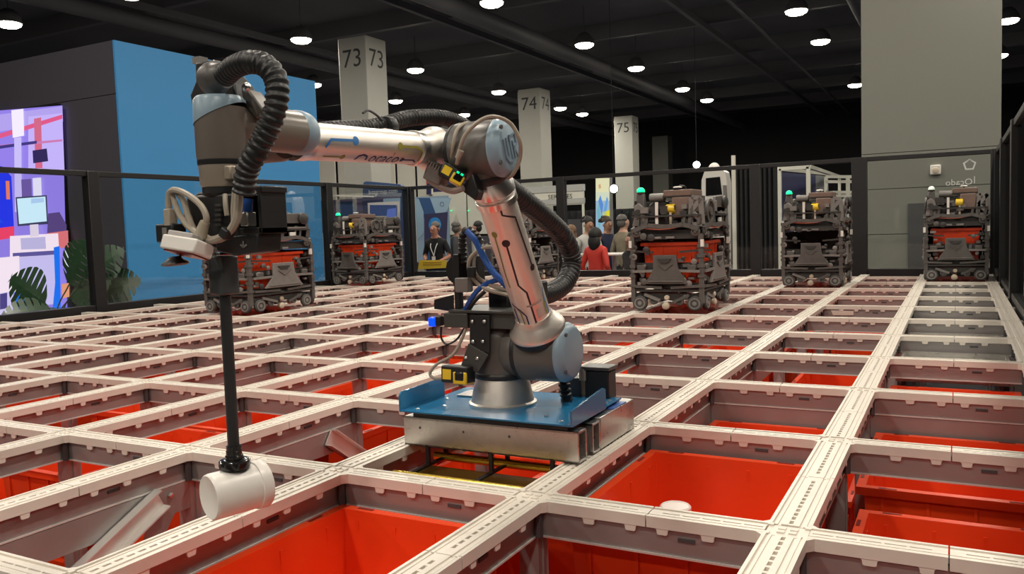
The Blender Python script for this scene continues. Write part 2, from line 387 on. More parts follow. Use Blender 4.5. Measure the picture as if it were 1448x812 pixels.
# ---------------------------------------------------------------- red totes
def tote_mesh(w_, d_, h_, tap=.93):
    mb = MB(); hw, hd = w_ / 2, d_ / 2; t = .006; ow, od = hw - .018, hd - .018
    def ring(x, y, z): return [(-x, -y, z), (x, -y, z), (x, y, z), (-x, y, z)]
    bx, by = ow * tap, od * tap
    V = ring(bx, by, 0) + ring(ow, od, h_) + ring(ow - t, od - t, h_) + ring(bx - t, by - t, .012)
    F = [(0, 3, 2, 1)]
    for a, b in ((0, 4), (8, 12)):
        for k in range(4): F.append((a + k, a + (k + 1) % 4, b + (k + 1) % 4, b + k))
    F.append((12, 13, 14, 15)); mb.add(V, F)
    # rim flange
    V = ring(ow - t, od - t, h_) + ring(hw, hd, h_) + ring(hw, hd, h_ - .022) + ring(ow + .001, od + .001, h_ - .022); F = []
    for a in (0, 4, 8):
        for k in range(4): F.append((a + k, a + 4 + k, a + 4 + (k + 1) % 4, a + (k + 1) % 4))
    mb.add(V, F)
    for sx in (-1, 1):                    # handle slots in the rim and ribs outside
        for c in (-.33, .33):
            mb.box((sx * (hw - .008), c * d_, h_ + .0003), (.009, .045, .0012), 1)
            mb.box((c * w_, sx * (hd - .008), h_ + .0003), (.045, .009, .0012), 1)
        for c in (-.36, -.12, .12, .36):
            mb.box((sx * (ow - .004), c * d_, h_ * .72), (.012, .008, h_ * .4)); mb.box((c * w_, sx * (od - .004), h_ * .72), (.008, .012, h_ * .4))
    return mb.mesh('storage_tote', [red_m, redd_m])
TH = .31; tm = tote_mesh(.462, .640, TH)
tops = {}
def tote(i, j, top, label=None, dx=0, dy=0):
    tops.setdefault((i, j), top)
    o = bpy.data.objects.new('storage_tote', tm); COL.objects.link(o); o.location = ((i + .5) * S + dx, (j + .5) * DY + dy, top - TH)
    g = 'red totes under the track grid'
    tag(o, label or 'red plastic tote stored deep in a cell under the cream tracks', 'tote', g)
    if label: del o['group']
    return o
tote(-1, 0, -.066, 'bright red open tote holding a white tub, right of the robot arm carriage')
tote(-2, -1, -.073, 'bright red open tote cut off by the lower edge, in front of the robot arm')
tote(0, 0, -.17, 'red tote sunk low in the front right cell with a tote behind it', .018, .0)
tote(0, 1, -.138, 'red tote showing only its rim in the second cell at the right edge')
tote(0, 2, -.11, 'bright red tote just under the tracks in the third cell at the right edge')
tote(-1, 1, -.14, 'red tote low in the cell behind the bright tote with white tub')
tote(-2, 0, -.34, 'red tote under the brass rods of the robot arm carriage')
tote(-3, 0, -.20, 'red tote behind the silver brace left of the robot arm carriage', .022)
tote(-4, 0, -.165, 'red tote behind the hanging black suction rod')
tote(-3, -1, -.30, 'red tote below the white canister on the suction cup', .022)
tote(-4, 1, -.16, 'red tote showing through the cell left of the blue plate')
tote(-5, 1, -.19, 'red tote two cells left of the blue plate')
random.seed(11)
done = {(-1, 0), (-2, -1), (0, 0), (0, 1), (0, 2), (-1, 1), (-2, 0), (-3, 0), (-4, 0), (-3, -1), (-4, 1), (-5, 1)}
for i in range(I0, I1):
    for j in range(J0 + 1, J1):
        if i == 0 and 3 <= j <= 8: continue
        where = '%s row from the back fence, %s column from the right fence' % (ordn[J1 - 1 - j] if J1 - 1 - j < 10 else 'eleventh', (ordn + ['eleventh', 'twelfth', 'thirteenth'])[-i])
        if (i, j) not in done:
            if i > -7 and j <= 4: top = random.choice((-.17, -.23, -.29, -.36, -.42))
            else: top = random.choice((-.20, -.26, -.32, -.38))
            if (i, j) in ((-1, -1), (0, -1)): top = -.30
            tops[(i, j)] = top; tote(i, j, top, 'red tote in the ' + where, .022 if i == -3 and j <= 1 else 0)['group'] = 'red totes under the track grid'
        if j <= 2 and i > -7 and (i, j) != (-2, 0): tote(i, j, tops[(i, j)] - TH + .012, 'deeper red tote, ' + where, .022 if i == -3 and j <= 1 else .018 if (i, j) == (0, 0) else 0)['group'] = 'red totes under the track grid'
# shallow silver tray in the far right column of cells
for jj in (4, 5, 6, 7, 8, 9):
    lab = 'shallow grey metal tray in the right-hand column of cells, %s row from the back fence' % ordn[10 - jj]
    r = thing('metal_tray', lab, 'tray', (.5 * S, (jj - .5) * DY, -.2))
    c = Vector((.5 * S, (jj - .5) * DY, -.10)); MB().box(c, (.42, .60, .012)).build('deck', alu_m, r)
    for sg in (-1, 1):
        MB().box(c + Vector((sg * .215, 0, .01)), (.012, .60, .04)).build('side_rail', alu_m, r); MB().box(c + Vector((0, sg * .30, .01)), (.44, .012, .04)).build('end_rail', alu_m, r)
        MB().box(c + Vector((sg * .19, 0, -.05)), (.02, .56, .1)).build('hanger', dark_m, r)
MB().prism([aty(u, v, 6 * DY - .028) for u, v in ((1175, 439), (1207, 440), (1207, 446), (1178, 446))], (0, .003, 0)).build('paper_label', mat('paper label', (.7, .6, .52), .7), grid)
p = atz(955, 714, -.135)
r = thing('white_tub', 'round white tub standing in the bright red tote', 'tub', (p.x, p.y, -.066 - TH + .014))
MB().lathe((p.x, p.y, -.36), (0, 0, 1), [(.032, 0), (.036, .01), (.038, .20)], 24).build('body', wcan_m, r)
MB().lathe((p.x, p.y, -.16), (0, 0, 1), [(.0405, 0), (.0405, .02), (.037, .024), (.034, .021), (0, .021)], 24).build('lid', wcan_m, r)
# ================================================================ glass fence
FZ = 1.215; FX, FXR, FY = -6.4, .645, 7.9
def fence(name, label, posts, axis, const, glassmat_, gate=()):
    pts = [(p, const) if axis == 0 else (const, p) for p in posts]
    r = thing(name, label, 'fence', (sum(p[0] for p in pts) / len(pts), sum(p[1] for p in pts) / len(pts), FLOOR))
    a, b = min(posts), max(posts)
    def bx(u0, u1, v0, v1, z0, z1): return MB().bb(u0, u1, v0, v1, z0, z1) if axis == 0 else MB().bb(v0, v1, u0, u1, z0, z1)
    bx(a, b, const - .03, const + .03, FZ - .045, FZ).build('top_rail', rail_m, r, bev=.004)
    bx(a, b, const - .035, const + .035, -.06, .045).build('bottom_rail', rail_m, r, bev=.004)
    for p in posts:
        hw = .075 if p in gate else .055
        bx(p - hw, p + hw, const - .045, const + .045, FLOOR, FZ + .0).build('post', rail_m, r, bev=.004)
    ps = sorted(posts)
    for p, q in zip(ps, ps[1:]): bx(p + .05, q - .05, const - .004, const + .004, .04, FZ - .04).build('glass_pane', glassmat_, r)
    return r
bx_ = [FX] + [aty(u, 380, FY).x for u in (797, 1070, 1216)] + [FXR]
fence('glass_fence', 'clear glass fence with black posts along the back of the grid', bx_, 0, FY, glass_m, (FX, bx_[3], FXR))
ly = [atx(140, 430, FX).y, atx(465, 330, FX).y, FY]; ly = [ly[0] - 3, ly[0]] + ly[1:]
fence('glass_fence', 'clear glass fence with black posts in front of the blue booth', ly, 1, FX, glass_m, (FY,))
fence('glass_fence', 'dark glass fence with black posts along the right edge', [-1.5, 1.0, 3.4, 5.0, 6.6, FY], 1, FXR, glassd_m)
# stickers on the outside of the glass, read from behind
st_m = flat('pale sticker', (.9, .9, .86))
r = thing('glass_sticker', 'pale pentagon and mirrored lettering stuck on the glass above the right-hand bot', 'sticker', (.2, FY + .006, .7))
c = aty(1371, 233, FY + .006); R0, R1 = .062, .044; mb = MB()
V = [c + Vector((rr * math.sin(2 * math.pi * k / 5), 0, rr * math.cos(2 * math.pi * k / 5))) for rr in (R0, R1) for k in range(5)]
mb.add(V, [(k, (k + 1) % 5, 5 + (k + 1) % 5, 5 + k) for k in range(5)]); mb.build('pentagon', st_m, r)
lettering('Ocado', .088, aty(1356, 258, FY + .006), (1, 0, 0), (0, 0, 1), st_m, 'lettering', r, mirror=True)
a = aty(1378, 252, FY + .006); MB().bb(a.x - .004, a.x + .004, a.y - .0005, a.y + .0005, a.z - .05, a.z + .02).build('stroke', st_m, r)
# ================================================================ the picking arm
BX, BY = -.852, .423
So = Vector((-.715, .423, .255)); El = Vector((-.715, .112, .784)); Ei = Vector((-.845, .154, .795)); W1 = Vector((-.845, -.408, .778)); V2 = Vector((-.825, -.582, .766)); DA = Vector((-.825, -.582, .790)); TS = .86
NX = Vector((1, 0, 0)); UZ = Vector((0, 0, 1))
arm = thing('robot_arm', 'grey and silver jointed picking robot arm on a blue plate over the grid', 'robot arm', (BX, BY, 0))
# --- carriage
ca = MB()
def hollow(mb, x0, x1, y0, y1, z0, z1, t=.006):
    mb.bb(x0, x1, y0, y0 + t, z0, z1); mb.bb(x0, x1, y1 - t, y1, z0, z1); mb.bb(x0, x1, y0, y1, z0, z0 + t); mb.bb(x0, x1, y0, y1, z1 - t, z1)
XL, XR = -1.074, -.545
for (y0, y1) in ((.25, .305), (.345, .395)):
    mb = MB(); hollow(mb, XL, XR, y0, y1, .003, .083); mb.build('box_tube', alu_m, arm, bev=.001)
    MB().bb(XL + .02, XR - .02, y0 + .008, y1 - .008, .012, .074).build('tube_core', dark_m, arm)
for x0, x1 in ((XR - .055, XR), (XL, XL + .055)):
    MB().bb(x0, x1, .40, .655, .003, .088).build('side_block', alu_m, arm, bev=.002)
    MB().bb(x0 + .008, x1 - .012, .305, .345, .004, .06).build('spacer_block', dark_m, arm)
MB().bb(XL, XR, .60, .655, .003, .083).build('box_tube', alu_m, arm, bev=.001)
MB().bb(XL + .03, XR - .03, .255, .62, .082, .094).build('rubber_pad', black_m, arm)
MB().bb(XR - .05, XR - .002, .50, .60, .0885, .0905).build('protective_film', film_m, arm)
for x in (-1.02, -.88, -.74): MB().lathe((x, .2495, .055), (0, -1, 0), [(.004, 0), (.003, .001)], 8).build('screw_hole', dark_m, arm)
# --- blue plate with upturned ends
pl = MB(); px0, px1 = -1.078, -.562
pl.bb(px0, px1, .243, .600, .096, .101)
pl_o = pl.build('base_plate', blue_m, arm, bev=.001)
mb = MB(); mb.prism([(px1, .243, .096), (px1, .470, .096), (px1, .470, .150), (px1, .455, .156), (px1, .243, .137)], (.005, 0, 0)); mb.build('side_flange', blue_m, pl_o)
mb = MB(); mb.prism([(px0, .243, .096), (px0, .470, .096), (px0, .470, .150), (px0, .455, .154), (px0, .255, .152), (px0, .243, .142)], (-.005, 0, 0)); mb.build('side_flange', blue_m, pl_o)
for x, y in ((-1.04, .27), (-.60, .27), (-1.04, .42), (-.61, .44), (-.66, .31), (-.99, .33)): MB().lathe((x, y, .101), UZ, [(.007, 0), (.007, .002), (.003, .004)], 10).build('bolt', chrome_m, pl_o)
MB().box((-.97, .50, .104), (.12, .08, .004)).build('cover_plate', alu_m, arm, bev=.001)
# --- brass rods under the carriage
for y in (.135, .335):
    MB().cyl((XL + .045, y, -.045), (XR - .045, y, -.045), .0125, seg=12).build('brass_rod', brass_m, arm)
    for x in (-1.0, -.80, -.62): MB().box((x, .255 if y < .2 else .345, -.022), (.010, .010, .06)).build('rod_hanger', black_m, arm)
MB().bb(-1.03, -.57, .20, .31, -.075, -.068).build('brass_strip', mat('brass strip', (.22, .13, .03), .4, .5), arm)
for x in (-1.0, -.80, -.62): MB().bb(x - .006, x + .006, .135, .34, -.052, -.046).build('hanger_bar', black_m, arm)
# --- base cone and shoulder
MB().lathe((BX, BY, .101), UZ, [(.097, 0), (.097, .006), (.090, .010), (.080, .055), (.076, .070), (.074, .078)], 40).build('base_cone', tube_m, arm)
MB().lathe((BX, BY, .178), UZ, [(.077, 0), (.079, .004), (.079, .012), (.076, .016)], 40).build('base_ring', black_m, arm)
sh = MB().lathe((BX, BY, .192), UZ, [(.074, 0), (.076, .008), (.076, .10), (.070, .125), (.050, .142), (.0, .148)], 40)
sho = sh.build('shoulder_housing', arm_m, arm)
MB().lathe(Vector((BX + .03, BY, So.z)), NX, [(.070, 0), (.078, .012), (.079, .04)], 40).build('shoulder_neck', arm_m, arm)
MB().lathe(Vector((BX + .068, BY, So.z)), NX, [(.0795, 0), (.081, .003), (.081, .010), (.0795, .013)], 40).build('joint_ring', black_m, arm)
MB().lathe(Vector((BX + .081, BY, So.z)), NX, [(.080, 0), (.082, .012), (.082, .10), (.081, .118)], 40).build('shoulder_drum', arm_m, arm)
def cap(c, ax, r, name='end_cap', h=.028, screws=True):
    c = Vector(c); ax = Vector(ax)
    o = MB().lathe(c, ax, [(r + .001, 0), (r + .002, .006), (r * .97, h * .55), (r * .86, h * .9), (r * .78, h), (0, h)], 40).build(name, cap_m, arm)
    x, y, z = frame(ax)
    for a in (40, 130, 220, 310):
        t = math.radians(a); q = c + z * (h * .82) + (x * math.cos(t) + y * math.sin(t)) * r * .86
        if screws: MB().lathe(q, z, [(.0055, 0), (.0055, .0045)], 8).build('screw', dark_m, o)
    return o
cap(Vector((BX + .198, BY, So.z)), NX, .080)
# --- lower arm
Ld = (El - So).normalized(); L2 = (El - So).length
MB().lathe(So, Ld, [(.074, .058), (.076, .068), (.076, .076)], 40).build('joint_ring', black_m, arm)
MB().lathe(So, Ld, [(.077, .075), (.078, .080), (.074, .088), (.060, .108), (.052, .118), (.050, .128)], 40).build('lower_flare', tube_m, arm)
RT = .0475
ltube = MB().lathe(So, Ld, [(RT, .12), (RT, L2 - .10)], 48).build('lower_tube', tube_m, arm)
MB().lathe(So, Ld, [(RT + .002, L2 - .145), (RT + .005, L2 - .143), (RT + .005, L2 - .127), (RT + .002, L2 - .125)], 40).build('clamp_band', chrome_m, arm)
MB().lathe(So, Ld, [(RT + .003, L2 - .118), (RT + .006, L2 - .115), (RT + .006, L2 - .070), (RT + .003, L2 - .066)], 40).build('clamp_band', chrome_m, arm)
MB().lathe(So, Ld, [(.058, L2 - .072), (.062, L2 - .066), (.062, L2 - .056), (.060, L2 - .05)], 40).build('joint_ring', black_m, arm)
# decals wrapped round a tube: s along, a angle
def tubeframe(o, d):
    d = d.normalized(); vx = (CP - o); vx = (vx - d * vx.dot(d)).normalized(); return d, vx, d.cross(vx)
def wrapline(o, d, R, pts, wd, m, name, parent, dots=()):
    d, vx, vy = tubeframe(o, d); mb = MB(); P = []
    for (s0, a0), (s1, a1) in zip(pts, pts[1:]):
        n = max(2, int(abs(a1 - a0) / 4) + int(abs(s1 - s0) / .02))
        for k in range(n): t = k / n; P.append((s0 + (s1 - s0) * t, a0 + (a1 - a0) * t))
    P.append(pts[-1]); hw = wd / 2; row = []
    for k, (s_, a_) in enumerate(P):
        s0, a0 = P[max(0, k - 1)]; s1, a1 = P[min(len(P) - 1, k + 1)]
        ds, da = s1 - s0, math.radians(a1 - a0) * R; L = math.hypot(ds, da) or 1; ns, na = -da / L, ds / L
        for sg in (-1, 1): row.append((s_ + ns * hw * sg, a_ + math.degrees(na * hw * sg / R)))
    def pt(s_, a_): a = math.radians(a_); return o + d * s_ + (vx * math.cos(a) + vy * math.sin(a)) * (R + .0006)
    mb.add([pt(*q) for q in row], [(2 * k, 2 * k + 1, 2 * k + 3, 2 * k + 2) for k in range(len(P) - 1)])
    for (s_, a_, r_) in dots:
        mb.add([pt(s_, a_)] + [pt(s_ + r_ * math.cos(t * math.pi / 9), a_ + math.degrees(r_ * math.sin(t * math.pi / 9) / R)) for t in range(18)], [(0, 1 + t, 1 + (t + 1) % 18) for t in range(18)])
    return mb.build(name, m, parent)
dk1 = mat('decal black', (.02, .01, .015), .4); dk2 = mat('decal olive', (.28, .26, .04), .4); dk3 = mat('decal blue', (.03, .18, .48), .4); dk4 = mat('decal navy', (.03, .03, .11), .4)
# positive angle runs to the image right on this tube
sgn = 1 if tubeframe(So, Ld)[2].dot(CR) > 0 else -1
def A(a): return a * sgn
wrapline(So, Ld, RT, [(.125, A(2)), (.225, A(2)), (.252, A(-16)), (.375, A(-13))], .005, dk1, 'printed_trace', ltube, [(.378, A(-13), .0105)])
wrapline(So, Ld, RT, [(.49, A(2)), (.455, A(2)), (.435, A(40)), (.285, A(48))], .0045, dk1, 'printed_trace', ltube, [(.283, A(48), .009)])
wrapline(So, Ld, RT, [(.245, A(-48)), (.28, A(-50)), (.40, A(-42))], .004, dk2, 'printed_trace', ltube, [(.405, A(-42), .0085)])
wrapline(So, Ld, RT, [(.125, A(-22)), (.155, A(-22)), (.175, A(-38)), (.19, A(-66))], .004, dk4, 'printed_trace', ltube)
wrapline(So, Ld, RT, [(.125, A(-36)), (.165, A(-38)), (.185, A(-52))], .004, dk2, 'printed_trace', ltube)
wrapline(So, Ld, RT, [(.125, A(-58)), (.175, A(-62))], .004, dk4, 'printed_trace', ltube)
wrapline(So, Ld, RT, [(.13, A(62)), (.19, A(58)), (.21, A(70))], .004, dk3, 'printed_trace', ltube)
wrapline(So, Ld, RT, [(.135, A(50)), (.165, A(50)), (.2, A(64))], .004, dk2, 'printed_trace', ltube)
wrapline(So, Ld, RT, [(.184, A(-12)), (.184, A(44))], .006, mat('decal sticker', (.40, .33, .28), .5), 'data_label', ltube)
wrapline(So, Ld, RT, [(.152, A(14)), (.152, A(36))], .028, mat('decal sticker2', (.55, .46, .40), .5), 'data_label', ltube)
# --- elbow
MB().lathe(El - NX * .06, NX, [(.062, 0), (.068, .010), (.068, .105), (.066, .112)], 40).build('elbow_drum', arm_m, arm)
MB().lathe(El, -Ld, [(.060, .02), (.060, .058)], 36).build('elbow_neck', arm_m, arm)
ecap = cap(El + NX * .052, NX, .067)
# embossed emblem on the elbow cap (square spiral strokes)
em = mat('cap emblem', (.19, .27, .34), .4); ec = El + NX * .0815; mb = MB()
y_ = Vector((0, 1, 0)); rot = math.radians(20); e1 = y_ * math.cos(rot) + UZ * math.sin(rot); e2 = UZ * math.cos(rot) - y_ * math.sin(rot)
def stroke(a, b): mb.bar(ec + e1 * a[0] + e2 * a[1], ec + e1 * b[0] + e2 * b[1], .0045, .003, up=NX)
K = .030
for a, b in (((-1, .9), (-1, -.5)), ((-1, -.5), (-.6, -1)), ((-.6, -1), (.0, -1)), ((0, -1), (.0, .9)), ((-.5, .9), (-.5, -.5)), ((.0, .9), (1, .9)), ((1, .9), (1, .1)), ((1, .1), (.5, -.1)), ((.5, -.1), (1, -1)), ((.45, .45), (.45, -.95))):
    stroke((a[0] * K, a[1] * K), (b[0] * K, b[1] * K))
mb.build('embossed_emblem', em, ecap)
MB().lathe(El - NX * .066, NX, [(.064, 0), (.066, .003), (.066, .008), (.064, .011)], 40).build('joint_ring', black_m, arm)
MB().lathe(Ei - NX * .062, NX, [(.030, 0), (.046, .006), (.050, .016), (.052, .03), (.056, .062), (.060, .068)], 40).build('elbow_housing', arm_m, arm)
Ud = (W1 - Ei).normalized(); L3 = (W1 - Ei).length; RU = .0375
MB().lathe(Ei, Ud, [(.052, .0), (.054, .03), (.054, .042)], 36).build('elbow_neck', arm_m, arm)
MB().lathe(Ei, Ud, [(.0545, .036), (.0565, .039), (.0565, .046), (.0545, .050)], 36).build('joint_ring', black_m, arm)
MB().lathe(Ei, Ud, [(.0555, .047), (.056, .052), (.054, .060), (.046, .085), (.041, .105), (.0395, .120)], 40).build('upper_flare', tube_m, arm)
MB().lathe(Ei, Ud, [(RU + .002, .118), (RU + .0045, .120), (RU + .0045, .142), (RU + .002, .144)], 40).build('clamp_band', chrome_m, arm)
utube = MB().lathe(Ei, Ud, [(RU, .13), (RU, L3 - .03)], 48).build('upper_tube', tube_m, arm)
sgn = 1 if tubeframe(Ei, Ud)[2].dot(CU) > 0 else -1     # positive angle: up
wrapline(Ei, Ud, RU, [(L3 - .075, A(-14)), (L3 - .09, A(10)), (L3 - .16, A(12))], .0055, dk3, 'printed_trace', utube, [(L3 - .168, A(12), .0095)])
wrapline(Ei, Ud, RU, [(.235, A(4)), (.17, A(4)), (.152, A(-8)), (.15, A(-50))], .0055, dk2, 'printed_trace', utube, [(.238, A(4), .009)])
wrapline(Ei, Ud, RU, [(L3 - .08, A(-46)), (L3 - .135, A(-46))], .004, dk2, 'printed_trace', utube, [(L3 - .14, A(-46), .007)])
wrapline(Ei, Ud, RU, [(.155, A(-58)), (.17, A(-46)), (.21, A(-46))], .004, dk4, 'printed_trace', utube, [(.215, A(-46), .0065)])
V_, F_ = text2d('ocado', .043); d_, vx_, vy_ = tubeframe(Ei, Ud); vy_ = vy_ * sgn
mb = MB(); sc0 = .28
def tp(x, y): a = (y / RU) + math.radians(-44); return Ei + d_ * (sc0 - x) + (vx_ * math.cos(a) + vy_ * math.sin(a)) * (RU + .0006)
mb.add([tp(x, y) for x, y in V_], F_); mb.build('printed_lettering', dk4, utube)
wrapline(Ei, Ud, RU, [(sc0 + .062, A(-56)), (sc0 + .066, A(-38)), (sc0 + .080, A(-32)), (sc0 + .094, A(-38)), (sc0 + .098, A(-56))], .005, dk4, 'printed_emblem', utube)
# --- wrist: drum along x with a cap, then the upright housing with a slanted cap
MB().lathe(W1 - NX * .10, NX, [(.036, 0), (.041, .02), (.041, .09), (.036, .10)], 36).build('wrist_joint', arm_m, arm)
YD = Vector((0, 1, 0)); DA.x = -.822
MB().lathe(DA, YD, [(.036, .0), (.0385, .03), (.0405, .05), (.0405, .176)], 36).build('wrist_drum', mat('arm light grey', (.20, .175, .15), .3), arm)
MB().lathe(DA, YD, [(.0405, .174), (.0425, .178), (.0425, .188), (.040, .202), (.034, .212), (.026, .216), (0, .217)], 40).build('end_cap', cap_m, arm)
MB().lathe(Ei, Ud, [(.0385, L3 - .055), (.0395, L3 - .05), (.0395, L3 - .02)], 36).build('tube_collar', chrome_m, arm)
wr = mat('arm wrist grey', (.145, .125, .108), .33)
MB().lathe(V2, UZ, [(.041, -.040), (.0425, -.032), (.043, .050)], 40).build('wrist_housing', wr, arm)
mb = MB(); n = 40
base = [V2 + Vector((.0440 * math.cos(2 * math.pi * k / n), .0440 * math.sin(2 * math.pi * k / n), .039 + .019 * math.cos(2 * math.pi * k / n - .5))) for k in range(n)]
top1 = [p + (V2 - p) * .04 + Vector((0, 0, .018)) for p in base]; top1 = [Vector((p.x, p.y, p.z)) for p in top1]
rings = [base, [Vector((b.x, b.y, b.z + .005)) for b in base], [Vector((V2.x + (b.x - V2.x) * .97, V2.y + (b.y - V2.y) * .97, V2.z + .063)) for b in base], [Vector((V2.x + (b.x - V2.x) * .86, V2.y + (b.y - V2.y) * .86, V2.z + .069)) for b in base], [Vector((V2.x, V2.y, V2.z + .071)) for b in base]]
for k_, rg in enumerate(rings): mb.v += rg
for q in range(len(rings) - 1):
    for k in range(n): mb.f.append([q * n + k, q * n + (k + 1) % n, (q + 1) * n + (k + 1) % n, (q + 1) * n + k]); mb.m.append(0); mb.sm.append(True)
mb.build('wrist_cap', cap_m, arm)
MB().lathe(V2, UZ, [(.0405, -.047), (.0415, -.044), (.0415, -.038)], 40).build('joint_ring', black_m, arm)
MB().lathe(V2, UZ, [(.036, -.084), (.0385, -.080), (.040, -.048), (.040, -.045)], 40).build('tool_flange', ltan_m, arm)
MB().box(V2 + Vector((.036, -.018, -.062)), (.016, .016, .024)).build('flange_connector', ltan_m, arm, bev=.003)
# hose bracket above the wrist
TY = V2.y
def ty(u, v, dy=0): return aty(u, v, TY + dy)
bk = MB().prism([ty(275, 88, .04), ty(300, 84, .04), ty(331, 120, .04), ty(335, 145, .04), ty(300, 160, .04), ty(274, 165, .04), ty(268, 135, .04), ty(276, 115, .04)], (0, .05, 0)).build('hose_bracket', black_m, arm, bev=.004)
MB().box(ty(283, 86, .06), (.018, .02, .012)).build('bracket_clip', greyl_m, arm)
mb = MB(); a = ty(300, 112, .0); b = ty(326, 104, .0); mb.lathe(a, b - a, [(.025, -.010), (.0285, 0), (.0285, .012), (.024, .017), (.022, .03)], 24); mb.build('hose_gland', mat('gland grey', (.09, .085, .08), .4), arm)
MB().prism([ty(340, 125, .03), ty(352, 128, .03), ty(372, 155, .03), ty(362, 168, .03), ty(345, 150, .03)], (0, .03, 0)).build('cable_guide', mat('guide brown', (.12, .105, .09), .4), arm, bev=.003)
MB().lathe(ty(350, 124, .02), (0, -1, .3), [(.008, 0), (.008, .006), (.004, .009)], 10).build('guide_bolt', chrome_m, arm)
h1 = [ty(318, 107, -.01), ty(332, 95, -.03), ty(352, 88, -.045), ty(374, 92, -.05), ty(390, 112, -.05), ty(391, 145, -.055), ty(380, 180, -.06), ty(364, 212, -.065), ty(350, 240, -.065), ty(345, 272, -.06)]
MB().tube(h1, .0178, 14, ripple=.07, step=.0028).build('corrugated_hose', hose_m, arm)
# hose lying behind the upper tube
def bxp(u, v, x): return atx(u, v, x)
h2 = [bxp(410, 192, -.915), bxp(470, 184, -.915), bxp(520, 181, -.915), bxp(548, 175, -.915), bxp(580, 167, -.915), bxp(620, 166, -.915), bxp(652, 175, -.905), bxp(680, 200, -.90)]
MB().tube(h2, .019, 12, ripple=.07, step=.0032).build('corrugated_hose', hose_m, arm)
c = bxp(548, 180, -.905); MB().lathe(c - Vector((0, .012, 0)), (0, 1, 0), [(.024, 0), (.026, .004), (.026, .022), (.024, .026)], 16).build('hose_clamp', black_m, arm)
MB().box(bxp(546, 187, -.885), (.02, .03, .014)).build('hose_clamp_foot', alu_m, arm, bev=.002)
MB().tube([bxp(543, 172, -.9), bxp(530, 161, -.9), bxp(520, 156, -.9), bxp(513, 160, -.9)], .0028, 6).build('cable_tie_tail', black_m, arm)
# hose looping behind the lower tube
h3 = [atx(712, 262, -.79), atx(738, 282, -.79), atx(768, 306, -.79), atx(797, 335, -.79), atx(809, 368, -.79), atx(800, 398, -.79), atx(778, 414, -.79), atx(752, 416, -.79)]
MB().tube(h3, .030, 14, ripple=.05, step=.004).build('corrugated_hose', hose_m, arm)
MB().box(atx(741, 286, -.80), (.05, .035, .05)).build('hose_clamp', black_m, arm, bev=.006)
MB().box(atx(752, 416, -.77), (.08, .05, .075)).build('hose_clamp', black_m, arm, bev=.006)
# hose at the foot
MB().tube([(-.70, .52, .22), (-.695, .50, .17), (-.69, .50, .12), (-.69, .51, .10)], .016, 10, ripple=.12, step=.0035).build('corrugated_hose', hose_m, arm)
# grey cables round the elbow
MB().tube([aty(646, 232, .04), aty(652, 205, .02), aty(660, 188, .02), aty(680, 170, .03), aty(700, 165, .05), aty(722, 175, .08), aty(735, 200, .1), aty(735, 225, .12), aty(726, 245, .12), aty(718, 252, .12)], .0048, 8).build('grey_cable', cable_m, arm)
MB().tube([aty(637, 235, .06), aty(641, 205, .04), aty(646, 184, .05), aty(660, 174, .09), aty(672, 182, .12)], .0042, 8).build('grey_cable', cable_m, arm)
MB().cyl(aty(652, 213, .015), aty(647, 224, .015), .008, .0065, 10).build('cable_plug', cable_m, arm)
# safety sensors
def sensor(c, right, up, nrm, k=1, led=True):
    c = Vector(c); r_ = Vector(right).normalized(); n_ = Vector(nrm).normalized(); u_ = n_.cross(r_).normalized() * (1 if Vector(up).dot(n_.cross(r_)) > 0 else -1)
    R = Matrix((r_, u_, n_)).transposed()
    o = MB().box(c, (.062 * k, .034 * k, .03 * k), 0, R).build('safety_sensor', black_m, arm, bev=.004)
    MB().box(c + r_ * (.015 * k) + n_ * .002 * k - u_ * .006 * k, (.031 * k, .024 * k, .031 * k), 0, R).build('yellow_cover', yellow_m, o, bev=.003)
    MB().box(c + r_ * (.015 * k) + n_ * .0165 * k - u_ * .002 * k, (.021 * k, .017 * k, .006 * k), 0, R).build('sensor_window', blackg_m, o, bev=.004)
    MB().box(c - r_ * (.016 * k) + n_ * .0155 * k, (.020 * k, .020 * k, .001), 0, R).build('yellow_label', yellow_m, o)
    if led:
        for q in (-.006, .005): MB().box(c + r_ * (.015 + q) * k + u_ * .0085 * k + n_ * .0175 * k, (.006 * k, .004 * k, .001), 0, R).build('status_led', green_m, o)
    return o
c = aty(648, 529, .315); sensor(c, (1, -.05, .0), UZ, (-.1, -1, .05), 1.4, False)
c = aty(640, 247, .05); sensor(c, CR * .8 - CU * .45, CU, -CF + CR * .1, 1.0)
c = aty(618, 248, .06); R_ = Matrix.Rotation(math.radians(25), 3, 'Y'); hs = MB().box(c, (.05, .04, .036), 0, R_).build('sensor_heat_sink', greyl_m, arm, bev=.004)
for q in range(6): MB().box(c + R_ @ Vector((-.02 + q * .008, -.005, .021)), (.003, .036, .012), 0, R_).build('fin', greyl_m, hs)
MB().tube([aty(606, 254, .05), aty(622, 264, .05), aty(640, 270, .05), aty(655, 266, .05)], .008, 8).build('sensor_shroud', mat('shroud', (.28, .22, .19), .35), arm)
MB().prism([aty(655, 262, .06), aty(668, 245, .06), aty(676, 272, .06), aty(672, 284, .06), aty(655, 272, .06)], (0, .03, 0)).build('sensor_bracket', black_m, arm, bev=.003)
